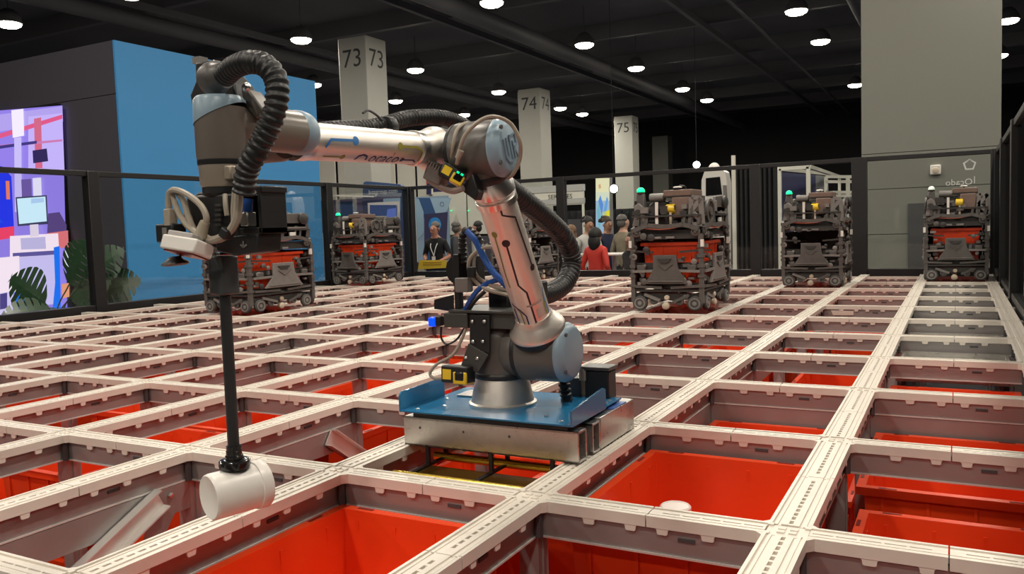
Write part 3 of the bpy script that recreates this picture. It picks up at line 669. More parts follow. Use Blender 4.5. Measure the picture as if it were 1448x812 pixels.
# shoulder bracket, side arm, camera light, upright with cables
FYB = .325
def fb(u, v, dy=0): return aty(u, v, FYB + dy)
MB().prism([fb(664, 446), fb(692, 446), fb(692, 500), fb(664, 490)], (0, .006, 0)).build('bracket_plate', black_m, arm, bev=.001)
MB().prism([fb(662, 486, -.003), fb(690, 502, -.003), fb(676, 527, -.003), fb(650, 522, -.003)], (0, .006, 0)).build('bracket_plate', mat('gunmetal', (.085, .085, .082), .35, .4), arm, bev=.001)
for u, v in ((668, 455), (685, 455), (669, 483), (683, 483), (659, 506), (675, 507)): MB().lathe(fb(u, v, -.003), (0, -1, 0), [(.0052, 0), (.0052, .003), (.003, .005)], 8).build('bolt', chrome_m, arm)
gun = MATS['gunmetal']
q0 = fb(627, 443); q1 = fb(661, 464); MB().bb(q0.x, q1.x, FYB, FYB + .035, q1.z, q0.z).build('side_arm', gun, arm, bev=.002)
q0 = fb(661, 441, .02); q1 = fb(735, 466, .02); MB().bb(q0.x, q1.x, FYB + .012, FYB + .16, q1.z, q0.z).build('bracket_box', gun, arm, bev=.003)
MB().bb(q0.x - .05, q1.x, FYB, FYB + .17, q0.z - .001, q0.z + .006).build('bracket_top', gun, arm, bev=.001)
c = fb(613, 455); MB().box(c, (.022, .024, .026)).build('signal_light', bled_m, arm, bev=.004)
MB().box(fb(622, 454, .005), (.016, .026, .028)).build('light_body', black_m, arm, bev=.003)
MB().prism([fb(614, 424, .03), fb(641, 417, .03), fb(641, 441, .03), fb(614, 437, .03)], (0, .004, 0)).build('angle_plate', black_m, arm)
q0 = fb(640, 360, .03); q1 = fb(651, 440, .03); MB().bb(q0.x, q1.x, FYB + .03, FYB + .05, q1.z, q0.z).build('upright', black_m, arm, bev=.002)
MB().box(fb(656, 403, .02), (.042, .03, .040)).build('manifold_block', greyl_m, arm, bev=.003)
MB().lathe(fb(648, 382, .06), (0, 1, 0), [(.042, 0), (.042, .02)], 20, smooth=False).build('cable_reel', black_m, arm)
q0 = fb(639, 363, .08); q1 = fb(685, 405, .08); MB().bb(q0.x, q1.x, FYB + .08, FYB + .085, q1.z, q0.z).build('back_plate', gun, arm)
q0 = fb(690, 410, .09); q1 = fb(718, 440, .09); MB().bb(q0.x, q1.x, FYB + .09, FYB + .14, q1.z, q0.z).build('valve_block', black_m, arm, bev=.003)
MB().tube([fb(655, 372, .05), fb(654, 350, .05), fb(655, 332, .05), fb(662, 326, .05), fb(672, 334, .05), fb(680, 345, .05)], .0115, 10, ripple=.14, step=.003).build('corrugated_hose', hose_m, arm)
MB().tube([fb(660, 327, .04), fb(672, 340, .04), fb(682, 360, .04), fb(695, 382, .04), fb(712, 400, .05), fb(722, 410, .08)], .0095, 8).build('blue_cable', bluec_m, arm)
MB().tube([fb(657, 440, .02), fb(668, 420, .02), fb(682, 405, .03), fb(700, 397, .05), fb(720, 394, .08)], .0075, 8).build('blue_cable', bluec_m, arm)
MB().tube([fb(700, 348, .04), fb(680, 352, .04), fb(665, 365, .03), fb(663, 382, .03), fb(672, 398, .03), fb(690, 410, .03), fb(722, 418, .06)], .0055, 8).build('grey_cable', cable_m, arm)
MB().tube([fb(690, 347, .05), fb(675, 355, .05), fb(670, 370, .04), fb(674, 390, .04), fb(695, 404, .04), fb(724, 412, .07)], .0055, 8).build('grey_cable', cable_m, arm)
MB().box(fb(667, 385, .015), (.022, .016, .030)).build('cable_clamp', black_m, arm, bev=.003)
MB().tube([fb(662, 440, .02), fb(672, 425, .02), fb(686, 412, .03)], .006, 8).build('black_cable', black_m, arm)
MB().tube([fb(659, 464, .01), fb(652, 482, .0), fb(640, 502, -.01), fb(618, 515, -.01), fb(608, 528, -.01), fb(614, 535, -.01), fb(630, 535, -.01)], .0045, 8).build('grey_cable', cable_m, arm)
MB().tube([fb(624, 462, .01), fb(624, 478, .01), fb(632, 487, .01), fb(646, 480, .01), fb(656, 465, .01)], .003, 6).build('black_cable', black_m, arm)
# valve island behind the flange at the right
MB().box((-.625, .60, .135), (.075, .06, .09)).build('connector_box', black_m, arm, bev=.004)
MB().box((-.628, .60, .186), (.088, .07, .010)).build('connector_lid', gun, arm, bev=.002)
MB().box((-.70, .60, .125), (.05, .06, .06)).build('valve_island', gun, arm, bev=.003)
MB().cyl((-.668, .575, .15), (-.668, .575, .185), .012, seg=10).build('pipe_elbow', cable_m, arm)
MB().cyl((-.62, .44, .10), (-.62, .50, .108), .008, seg=10).build('fitting', bluec_m, arm)
for k in range(3): MB().lathe((-.578, .49 + .03 * k, .088), UZ, [(.009, 0), (.009, .012), (.004, .016)], 10).build('bolt', dark_m, arm)
# --- tool below the flange
MB().lathe(V2, UZ, [(.032, -.10), (.036, -.095), (.036, -.083)], 24).build('tool_changer', black_m, arm)
q0 = ty(283, 278); q1 = ty(358, 335)
MB().bb(q0.x, q1.x, TY - .03, TY + .03, q1.z, q0.z).build('tool_block', black_m, arm, bev=.004)
for k in range(5): MB().box(ty(309, 290 + 7 * k, -.037), (.014, .004, .004)).build('cooling_slot', greyd_m, arm)
MB().prism([ty(280, 272, .02), ty(300, 272, .02), ty(286, 330, .02), ty(258, 310, .02), ty(262, 285, .02)], (0, .03, 0)).build('side_bracket', black_m, arm, bev=.003)
# right-hand frame around a blue cylinder
for (u0, v0, u1, v1) in ((344, 265, 376, 272), (369, 268, 377, 331), (344, 322, 377, 331)):
    q0 = ty(u0, v0, -.02); q1 = ty(u1, v1, -.02); MB().bb(q0.x, q1.x, TY - .03, TY + .03, q1.z, q0.z).build('tool_frame', black_m, arm, bev=.002)
q0 = ty(346, 272); q1 = ty(368, 322); MB().bb(q0.x, q1.x, TY + .02, TY + .026, q1.z, q0.z).build('frame_back', black_m, arm)
MB().cyl(ty(351, 281, -.02), ty(350, 300, -.02), .0085, seg=12).build('air_cylinder', bluec_m, arm)
q = ty(351, 310, -.02); MB().box(q, (.018, .02, .024)).build('cylinder_head', alu_m, arm, bev=.002)
q0 = ty(308, 332); q1 = ty(364, 364); MB().prism([ty(303, 335, -.03), ty(365, 330, -.03), ty(364, 357, -.03), ty(332, 362, -.03), ty(306, 356, -.03)], (0, .055, 0)).build('lower_block', black_m, arm, bev=.003)
mb = MB(); 
for a, b in (((344, 341), (344, 350)), ((344, 350), (340, 346)), ((344, 350), (349, 346))): mb.bar(ty(*a, -.0315), ty(*b, -.0315), .003, .001, up=(0, 1, 0))
mb.build('arrow_mark', greyl_m, arm)
# grey cables
MB().tube([ty(286, 333, -.05), ty(300, 340, -.05), ty(322, 330, -.05), ty(334, 312, -.05), ty(337, 292, -.05), ty(338, 268, -.05)], .0070, 8).build('grey_cable', cable_m, arm)
MB().tube([ty(292, 338, -.045), ty(314, 338, -.045), ty(330, 320, -.045), ty(331, 295, -.045), ty(333, 270, -.045)], .0055, 8).build('grey_cable', cable_m, arm)
MB().box(ty(321, 330, -.052), (.016, .02, .018), 0, Matrix.Rotation(.6, 3, 'Y')).build('cable_clamp', black_m, arm, bev=.003)
MB().tube([ty(318, 275, -.04), ty(319, 290, -.045), ty(321, 305, -.045)], .004, 6).build('grey_cable', cable_m, arm)
MB().tube([ty(241, 312, -.06), ty(238, 290, -.06), ty(240, 272, -.06), ty(250, 269, -.06), ty(268, 277, -.06), ty(285, 292, -.06), ty(292, 308, -.06), ty(290, 318, -.06)], .0052, 8).build('grey_cable', cable_m, arm)
MB().tube([ty(243, 275, -.055), ty(252, 300, -.055), ty(264, 318, -.055), ty(278, 330, -.055)], .0052, 8).build('grey_cable', cable_m, arm)
MB().tube([ty(250, 270, -.05), ty(260, 285, -.05), ty(266, 305, -.05), ty(274, 325, -.05), ty(280, 333, -.05)], .0055, 8).build('grey_cable', cable_m, arm)
MB().cyl(ty(290, 314, -.06), ty(283, 334, -.06), .008, .0112, 12).build('cable_boot', mat('boot tan', (.40, .35, .27), .5), arm)
MB().box(ty(241, 308, -.06), (.016, .016, .03)).build('cable_plug', cable_m, arm, bev=.002)
MB().bb(ty(228, 318, -.055).x, ty(252, 318, -.055).x, TY - .068, TY - .038, ty(232, 343, -.055).z, ty(232, 317, -.055).z).build('camera_mount', black_m, arm, bev=.003)
MB().bb(ty(230, 318, -.068).x, ty(236, 318, -.068).x, TY - .070, TY - .068, ty(232, 338, -.068).z, ty(232, 322, -.068).z).build('mount_label', greyl_m, arm)
# white barcode scanner, tipped
Rw = Matrix.Rotation(math.radians(-18), 3, 'X') @ Matrix.Rotation(math.radians(6), 3, 'Y') @ Matrix.Rotation(math.radians(10), 3, 'Z')
cw = ty(265, 349, -.075)
scn = MB().box(cw, (.070, .047, .024), 0, Rw).build('scanner_body', white_m, arm, bev=.003)
MB().box(cw + Rw @ Vector((-.004, -.006, .0155)), (.050, .029, .010), 0, Rw).build('scanner_top', mat('scanner grey', (.45, .42, .40), .4), scn, bev=.002)
MB().box(cw + Rw @ Vector((0, .002, -.0132)), (.06, .039, .003), 0, Rw).build('scanner_glass', mat('scanner red', (.22, .02, .02), .2), scn)
MB().lathe(ty(247, 363, -.07), (.1, 0, -1), [(.010, 0), (.013, .004), (.022, .010), (.0235, .013), (.017, .015)], 18).build('scanner_nozzle', black_m, arm)
# rod, collar, bellows cup
rx = -.838
ca_ = Vector((rx, TY, 0))
MB().bb(rx - .0185, rx + .0185, TY - .0185, TY + .0185, .497, .565).build('rod_holder', mat('holder', (.05, .055, .058), .4), arm, bev=.004)
MB().cyl((rx, TY, .217), (rx, TY, .51), .0100, seg=16).build('suction_rod', mat('carbon rod', (.020, .020, .022), .45), arm)
for k in range(4): MB().box((rx - .029, TY + .01, .565 - .019 * k), (.012, .011, .012)).build('chain_link', greyl_m, arm, bev=.002)
MB().lathe((rx, TY, .2215), UZ, [(.0104, 0), (.0108, .0012), (.0104, .0025)], 16).build('rod_band', cream_m, arm)
MB().lathe((rx, TY, .189), UZ, [(a_ * .95, b_ * .88) for a_, b_ in [(.024, 0), (.0275, .002), (.0285, .008), (.0285, .016), (.026, .018), (.0165, .019), (.0165, .026), (.0145, .028), (.0145, .036), (.0135, .037), (.0135, .046)]], 28).build('suction_cup', blackg_m, arm)
# ---------------------------------------------------------------- canister held by the suction cup
ad = Vector((-.311, -.941, -.02)).normalized(); RC = .0405; cc = Vector((rx, TY, .189 - RC + .0005)) + ad * .001
r = thing('white_canister', 'white plastic canister held on its side by the black suction cup', 'canister', cc - UZ * RC)
MB().lathe(cc, ad, [(.0, .0465), (.031, .0465), (.0345, .0487), (.0375, .0495), (RC - .001, .0474), (RC, .043), (RC, -.034)], 44, caps=False).build('body', wcan_m, r)
MB().lathe(cc, ad, [(RC - .001, -.033), (RC + .0022, -.0345), (RC + .0026, -.038), (RC + .0026, -.0515), (RC, -.055), (.0, -.055)], 44, caps=False).build('lid', wcan_m, r)
# ================================================================ load-handling bots
def wheel(c, ax, parent, r=.052, name='wheel'):
    c = Vector(c); ax = Vector(ax)
    o = MB().lathe(c, ax, [(r - .006, -.028), (r, -.022), (r, -.004), (r - .004, 0), (r - .013, .001)], 20).build(name, tire_m, parent)
    MB().lathe(c, ax, [(r - .012, -.002), (r - .013, .004), (r - .022, .004), (r - .024, -.004), (.016, -.004), (.014, .003), (.006, .004), (0, .004)], 20, mis=[0, 0, 0, 1, 0, 0, 0, 0]).build('hub', [rim_m, greyd_m], o)
    return o
HW, HD = .252, .335
def make_bot(beacon):
    r = bpy.data.objects.new('grid_bot', None); COL.objects.link(r)
    B = lambda mb, n, m, bev=.0: mb.build(n, m, r, bev=bev)
    for sx in (-1, 1):
        for s_ in (-.19, .19):
            wheel((s_, sx * HD, .056), (0, sx, 0), r)
            wheel((sx * HW, s_ * 1.25, .056), (sx, 0, 0), r)
    mb = MB()
    for sg in (-1, 1):
        mb.bb(-HW + .02, HW - .02, sg * (HD - .05) - .02, sg * (HD - .05) + .02, .08, .125); mb.bb(sg * (HW - .05) - .02, sg * (HW - .05) + .02, -HD + .02, HD - .02, .08, .125)
        mb.bb(-HW + .01, HW - .01, sg * (HD - .015) - .008, sg * (HD - .015) + .008, .138, .155); mb.bb(sg * (HW - .015) - .008, sg * (HW - .015) + .008, -HD + .01, HD - .01, .138, .155)
    B(mb, 'chassis', greyd_m)
    for sx in (-1, 1):
        for sy in (-1, 1):
            mb = MB(); x, y = sx * (HW - .016), sy * (HD - .016)
            mb.bb(x - .014, x + .014, y - .014, y + .014, .06, .545)
            for z in (.17, .24, .31, .38, .45): mb.bb(x - .020, x + .020, y - .020, y + .020, z, z + .022)
            B(mb, 'corner_column', grey_m)
            B(MB().bb(x - .010 + sx * .012, x + .010 + sx * .012, y - .022, y - .006, .455, .505), 'white_clip', white_m)
    # suspension linkages, rollers
    for sg, ax in ((-1, 1), (1, 1), (-1, 0), (1, 0)):
        def P(a, dpt, z): return (a, sg * (HD - dpt), z) if ax == 1 else (sg * (HW - dpt), a * 1.3, z)
        nv = (0, sg, 0) if ax == 1 else (sg, 0, 0)
        for q, rr, z in ((-.095, .030, .075), (.085, .026, .068), (.125, .020, .10)):
            B(MB().lathe(P(q, .03, z), nv, [(rr, 0), (rr, .018), (rr * .6, .020), (rr * .5, .012), (0, .012)], 12), 'idler', grey_m)
        B(MB().lathe(P(-.012, .02, .036), nv, [(.024, -.02), (.026, -.01), (.026, .008), (.018, .013), (0, .013)], 14), 'sensor_roller', cream_m)
        B(MB().lathe(P(-.005, .02, .095), nv, [(.017, -.02), (.019, .0), (.014, .006), (0, .006)], 12), 'guide_button', cream_m)
        B(MB().bar(P(-.16, .02, .118), P(-.05, .012, .075), .018, .02), 'link_arm', greyl_m)
        B(MB().bar(P(.04, .012, .065), P(.15, .02, .115), .018, .02), 'link_arm', grey_m)
        B(MB().bar(P(-.22, .008, .176), P(-.03, .008, .168), .022, .018), 'lower_rod', grey_m)
        B(MB().bar(P(.03, .008, .168), P(.22, .008, .180), .022, .018), 'lower_rod', grey_m)
        # winch cover plate with two side rods
        a = P(0, 0, 0); pts = [P(-.085, .004, .400), P(.075, .004, .400), P(.085, .004, .315), P(.13, .004, .225), P(.15, .004, .195), P(-.15, .004, .195), P(-.13, .004, .225), P(-.085, .004, .30)]
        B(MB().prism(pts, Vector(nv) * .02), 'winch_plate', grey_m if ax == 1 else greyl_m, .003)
        B(MB().prism([P(-.055, -.018, .375), P(.045, -.018, .375), P(.02, -.018, .345), (P(-.03, -.018, .345))], Vector(nv) * .006), 'plate_boss', greyd_m)
        B(MB().bar(P(-.05, -.017, .335), P(.0, -.017, .295), .010, .004), 'plate_rib', grey_m); B(MB().bar(P(.0, -.017, .295), P(.05, -.017, .335), .010, .004), 'plate_rib', grey_m)
        B(MB().bar(P(-.12, -.017, .215), P(.12, -.017, .215), .014, .005), 'plate_rib', greyl_m)
        sb = (.028, .02) if ax == 1 else (.02, .028)
        for q in range(22):
            a_ = random.choice((-1, 1)) * random.uniform(.10, .225); z_ = random.uniform(.19, .46); w_ = random.uniform(.02, .05)
            if random.random() < .4: B(MB().lathe(P(a_, .012, z_), nv, [(w_ * .45, 0), (w_ * .5, .012), (w_ * .3, .016), (0, .016)], 10), 'fitting', random.choice((grey_m, greyd_m, greyl_m)))
            else:
                d3 = (w_, .025, random.uniform(.012, .035)); B(MB().box(P(a_, .014, z_), d3 if ax == 1 else (d3[1], d3[0], d3[2])), 'fitting', random.choice((grey_m, greyd_m, greyl_m)))
        for q in range(14):
            a_ = random.uniform(-.22, .22); z_ = random.uniform(.61, .77); w_ = random.uniform(.025, .06)
            d3 = (w_, .04, random.uniform(.015, .05)); B(MB().box(P(a_, random.uniform(.03, .06), z_), d3 if ax == 1 else (d3[1], d3[0], d3[2])), 'fitting', random.choice((grey_m, greyd_m, greyd_m, greyl_m)))
        B(MB().bb(*sum([[min(u, v), max(u, v)] for u, v in zip(P(-.21, .035, .16), P(.21, .045, .20))], [])), 'inner_shroud', greyd_m)
        B(MB().bb(*sum([[min(u, v), max(u, v)] for u, v in zip(P(-.215, .026, .275), P(.215, .034, .345))], [])), 'inner_shroud', greyd_m)
        for s2 in (-1, 1):
            B(MB().bar(P(s2 * .09, .0, .288), P(s2 * .232, .0, .284), .026, .018), 'side_rod', greyl_m)
            B(MB().box(P(s2 * .175, .01, .305), (.06, .03, .05) if ax == 1 else (.03, .06, .05)), 'motor_pod', grey_m, .006)
            B(MB().bar(P(s2 * .09, .01, .42), P(s2 * .23, .01, .43), .012, .014), 'tote_guide', greyd_m)
        # upper arched beam with rollers
        for s2 in (-1, 1):
            prev = None
            pts = [(0, .600), (.07, .606), (.12, .612), (.17, .598), (.225, .575)]
            for (a0, z0), (a1, z1) in zip(pts, pts[1:]): B(MB().bar(P(s2 * a0, .004, z0), P(s2 * a1, .004, z1), .026, .03), 'arch_beam', grey_m)
            B(MB().lathe(P(s2 * .205, .012, .560), nv, [(.030, 0), (.032, .012), (.022, .016), (.018, .010), (.008, .018), (0, .018)], 14), 'deck_roller', grey_m)
        B(MB().lathe(P(-.155, .012, .535), nv, [(.024, 0), (.024, .014), (.012, .018), (0, .018)], 12), 'deck_roller', grey_m)
        B(MB().lathe(P(-.10, .012, .525), nv, [(.026, 0), (.026, .014), (.012, .018), (0, .018)], 12), 'deck_roller', greyd_m)
        B(MB().tube([P(-.14, .0, .590), P(-.04, -.004, .582), P(.05, -.004, .588), P(.15, .0, .612)], .005, 6), 'orange_cable', orange_m)
        B(MB().bb(*sum([[min(u, v), max(u, v)] for u, v in zip(P(-.24, .02, .512), P(.24, .05, .548))], [])), 'deck_edge', greyd_m)
        for q in (-.06, .03): B(MB().box(P(q, .01, .522), (.06, .02, .016) if ax == 1 else (.02, .06, .016)), 'deck_lug', greyl_m, .003)
        # light rail with struts
        B(MB().bar(P(-.235, .008, .675), P(.235, .008, .675), .008, .012), 'cross_rail', greyd_m)
        for q in (-.2, -.14, .12, .16, .22): B(MB().bar(P(q, .02, .61), P(q + .01, .02, .68), .016, .02), 'strut', grey_m)
    B(MB().bb(-HW + .03, HW - .03, -HD + .04, HD - .04, .545, .575), 'deck_plate', greyd_m)
    # winding gear on top, front side
    F = -HD
    B(MB().lathe((-.075, F + .10, .70), (0, 1, 0), [(.085, 0), (.092, .01), (.092, .05), (.085, .06)], 24), 'belt_drum', greyd_m)
    B(MB().bb(-.072, -.052, F + .012, F + .02, .59, .775), 'lift_belt', white_m)
    B(MB().bb(.02, .035, F + .03, F + .04, .60, .70), 'lift_belt', cream_m)
    B(MB().lathe((-.005, F + .055, .725), (1, 0, 0), [(.030, 0), (.034, .004), (.034, .055), (.028, .06)], 18), 'motor', yellow_m)
    B(MB().lathe((.02, F + .14, .62), (0, 0, 1), [(.06, 0), (.06, .05), (.055, .10)], 18), 'motor_flange', grey_m)
    B(MB().bb(.03, .155, F + .05, F + .26, .66, .805), 'gear_case', brown_m, .008)
    B(MB().bb(-.03, .165, F + .06, F + .30, .812, .858), 'controller_box', brown_m, .006)
    B(MB().bb(-.035, .17, F + .055, F + .305, .806, .812), 'box_seal', greyd_m)
    B(MB().tube([(.06, F + .12, .858), (.06, F + .125, .885), (.06, F + .20, .89), (.06, F + .26, .885), (.06, F + .265, .858)], .006, 6), 'carry_handle', black_m)
    B(MB().lathe((.06, F + .09, .872), (0, 0, 1), [(.03, 0), (.03, .006), (.02, .010)], 12), 'antenna_puck', white_m)
    B(MB().lathe((-.135, F + .10, .81), (1, 0, 0), [(.030, 0), (.032, .02), (.030, .10)], 14), 'servo_tube', greyl_m)
    # left bracket
    B(MB().prism([(-.245, F + .03, .61), (-.145, F + .03, .61), (-.15, F + .03, .69), (-.165, F + .03, .745), (-.195, F + .03, .775), (-.23, F + .03, .755), (-.225, F + .03, .70)], (0, .03, 0)), 'bracket', greyl_m, .004)
    B(MB().lathe((-.20, F + .028, .705), (0, -1, 0), [(.024, 0), (.024, .003)], 14), 'bracket_hole', greyd_m)
    B(MB().prism([(-.24, F + .06, .60), (-.15, F + .06, .60), (-.17, F + .06, .84), (-.22, F + .06, .84)], (0, .04, 0)), 'beacon_stand', grey_m, .006)
    # right perforated bracket: frame plus struts
    for a, b in (((.165, .61), (.175, .80)), ((.175, .80), (.235, .79)), ((.235, .79), (.245, .61)), ((.17, .70), (.24, .79)), ((.17, .70), (.24, .63)), ((.165, .61), (.245, .61))):
        B(MB().bar((a[0], F + .03, a[1]), (b[0], F + .03, b[1]), .02, .03), 'bracket_strut', greyl_m)
    # side gear (right flank): perforated wheel, boxes, ducts
    for sx in (-1, 1):
        X = sx * (HW - .02)
        B(MB().lathe((X, -.13, .70), (sx, 0, 0), [(.085, 0), (.09, .008), (.09, .02), (.072, .022), (.070, .010), (.03, .010), (.03, .024), (0, .024)], 22), 'side_pulley', grey_m)
        for k in range(5):
            t = 2 * math.pi * k / 5; B(MB().lathe((X + sx * .0095, -.13 + .05 * math.cos(t), .70 + .05 * math.sin(t)), (sx, 0, 0), [(.014, 0), (.014, .003)], 10), 'pulley_hole', greyd_m)
        B(MB().bb(min(X, X - sx * .10), max(X, X - sx * .10), .04, .29, .60, .74), 'battery_box', greyd_m, .008)
        B(MB().prism([(X, .00, .60), (X, .31, .60), (X, .32, .70), (X, .29, .79), (X, .24, .82), (X, .06, .81), (X, .03, .76)], (-sx * .02, 0, 0)), 'side_cover', grey_m, .004)
        B(MB().lathe((X - sx * .03, .25, .77), (sx, 0, 0), [(.045, 0), (.05, .02), (.05, .05), (.03, .06), (0, .06)], 16), 'fan_housing', greyd_m)
        B(MB().bb(min(X, X + sx * .012), max(X, X + sx * .012), .10, .16, .625, .655), 'label_plate', white_m)
        B(MB().bb(min(X, X + sx * .012), max(X, X + sx * .012), .02, .05, .70, .78), 'connector', greyl_m, .003)
        B(MB().bb(min(X, X + sx * .014), max(X, X + sx * .014), .08, .27, .685, .70), 'cover_rib', greyl_m)
        B(MB().tube([(X + sx * .01, -.02, .62), (X + sx * .015, .03, .60), (X + sx * .012, .09, .615), (X + sx * .01, .2, .60)], .006, 6), 'cable', black_m)
    for z0, z1 in ((.16, .50), (.58, .79)):
        B(MB().bb(-.225, .215, .318, .326, z0, z1), 'rear_bulkhead', greyd_m); B(MB().bb(-.228, -.221, -.30, .30, z0, z1), 'side_bulkhead', greyd_m)
    B(MB().bb(-.20, .20, -.24, .05, .58, .70), 'drive_block', greyd_m, .01)
    B(MB().bb(-.16, .16, -.02, .30, .60, .78), 'power_unit', greyd_m, .01)
    B(MB().bb(-.13, .10, .02, .26, .78, .83), 'power_unit_lid', grey_m, .01)
    for k in range(4): B(MB().bb(-.12 + .06 * k, -.10 + .06 * k, .03, .25, .83, .838), 'lid_rib', greyl_m)
    B(MB().lathe((-.195, F + .08, .84), (0, 0, 1), [(.026, 0), (.028, .012), (.026, .014)], 14), 'beacon_base', greyd_m)
    B(MB().lathe((-.195, F + .08, .854), (0, 0, 1), [(.027, 0), (.027, .010), (.022, .024), (.012, .032), (0, .034)], 16), 'beacon', beacon)
    return r
ctm = tote_mesh(.40, .60, .30, .95)
bots = [((.275, 7.02), beac_off, True, 'grey wheeled bot at the right end of the grid with an unlit white beacon', 'right-hand end bot'),
        ((-.825, 6.30), green_m, False, 'grey wheeled bot with green beacon and no red tote, left of the end bot', ''),
        ((-1.44, 4.16), green_m, True, 'nearest grey wheeled bot right of the robot arm, green beacon, carrying a red tote', 'nearest bot right of the arm'),
        ((-4.76, 3.42), green_m, True, 'grey wheeled bot carrying a red tote behind the hanging suction rod', 'bot behind the suction rod'),
        ((-5.93, 6.35), green_m, True, 'grey wheeled bot with green beacon in the far left corner of the fence', 'bot in the far left corner'),
        ((-4.12, 6.95), green_m, False, 'grey wheeled bot half hidden behind the silver lower arm and black hose', '')]
proto = {}
for (x, y), bm_, has, lab, tl in bots:
    if bm_.name not in proto: r = make_bot(bm_); proto[bm_.name] = r
    else: r = copy_tree(proto[bm_.name])
    r.location = (x, y, .002); r.scale = (1.0, 1.10, .95); tag(r, lab, 'robot', 'wheeled bots on the grid')
    if has:
        o = bpy.data.objects.new('storage_tote', ctm); COL.objects.link(o); o.location = (x, y, .165); tag(o, 'red tote carried inside the ' + tl, 'tote')
# ================================================================ left booth with LED wall
bX, bY, bT = -8.5, 5.025, 2.97
bo = thing('exhibition_booth', 'large blue and charcoal exhibition booth wall with a lit video screen', 'booth', (bX - 2, bY + 1.7, FLOOR))
MB().bb(bX - 7, bX - .03, bY + .03, bY + 3.46, FLOOR, bT - .01).build('core', boothd_m, bo)
ys = [bY + .0, bY + 1.62, bY + 3.5]
for a, b in zip(ys, ys[1:]): MB().bb(bX - .03, bX, a + .0015, b - .0015, FLOOR, bT).build('blue_panel', booth_m, bo)
sx1 = bX - 1.06; zs = aty(88, 148, bY).z; zl = aty(160, 133, bY).z
MB().bb(bX - 7, bX - .03, bY, bY + .03, zl + .004, bT).build('charcoal_header', boothd_m, bo)
MB().bb(sx1, bX - .03, bY, bY + .03, FLOOR, zl - .004).build('charcoal_panel', boothd_m, bo)
MB().bb(bX - 7, sx1, bY, bY + .03, zs + .01, zl - .004).build('charcoal_panel', boothd_m, bo)
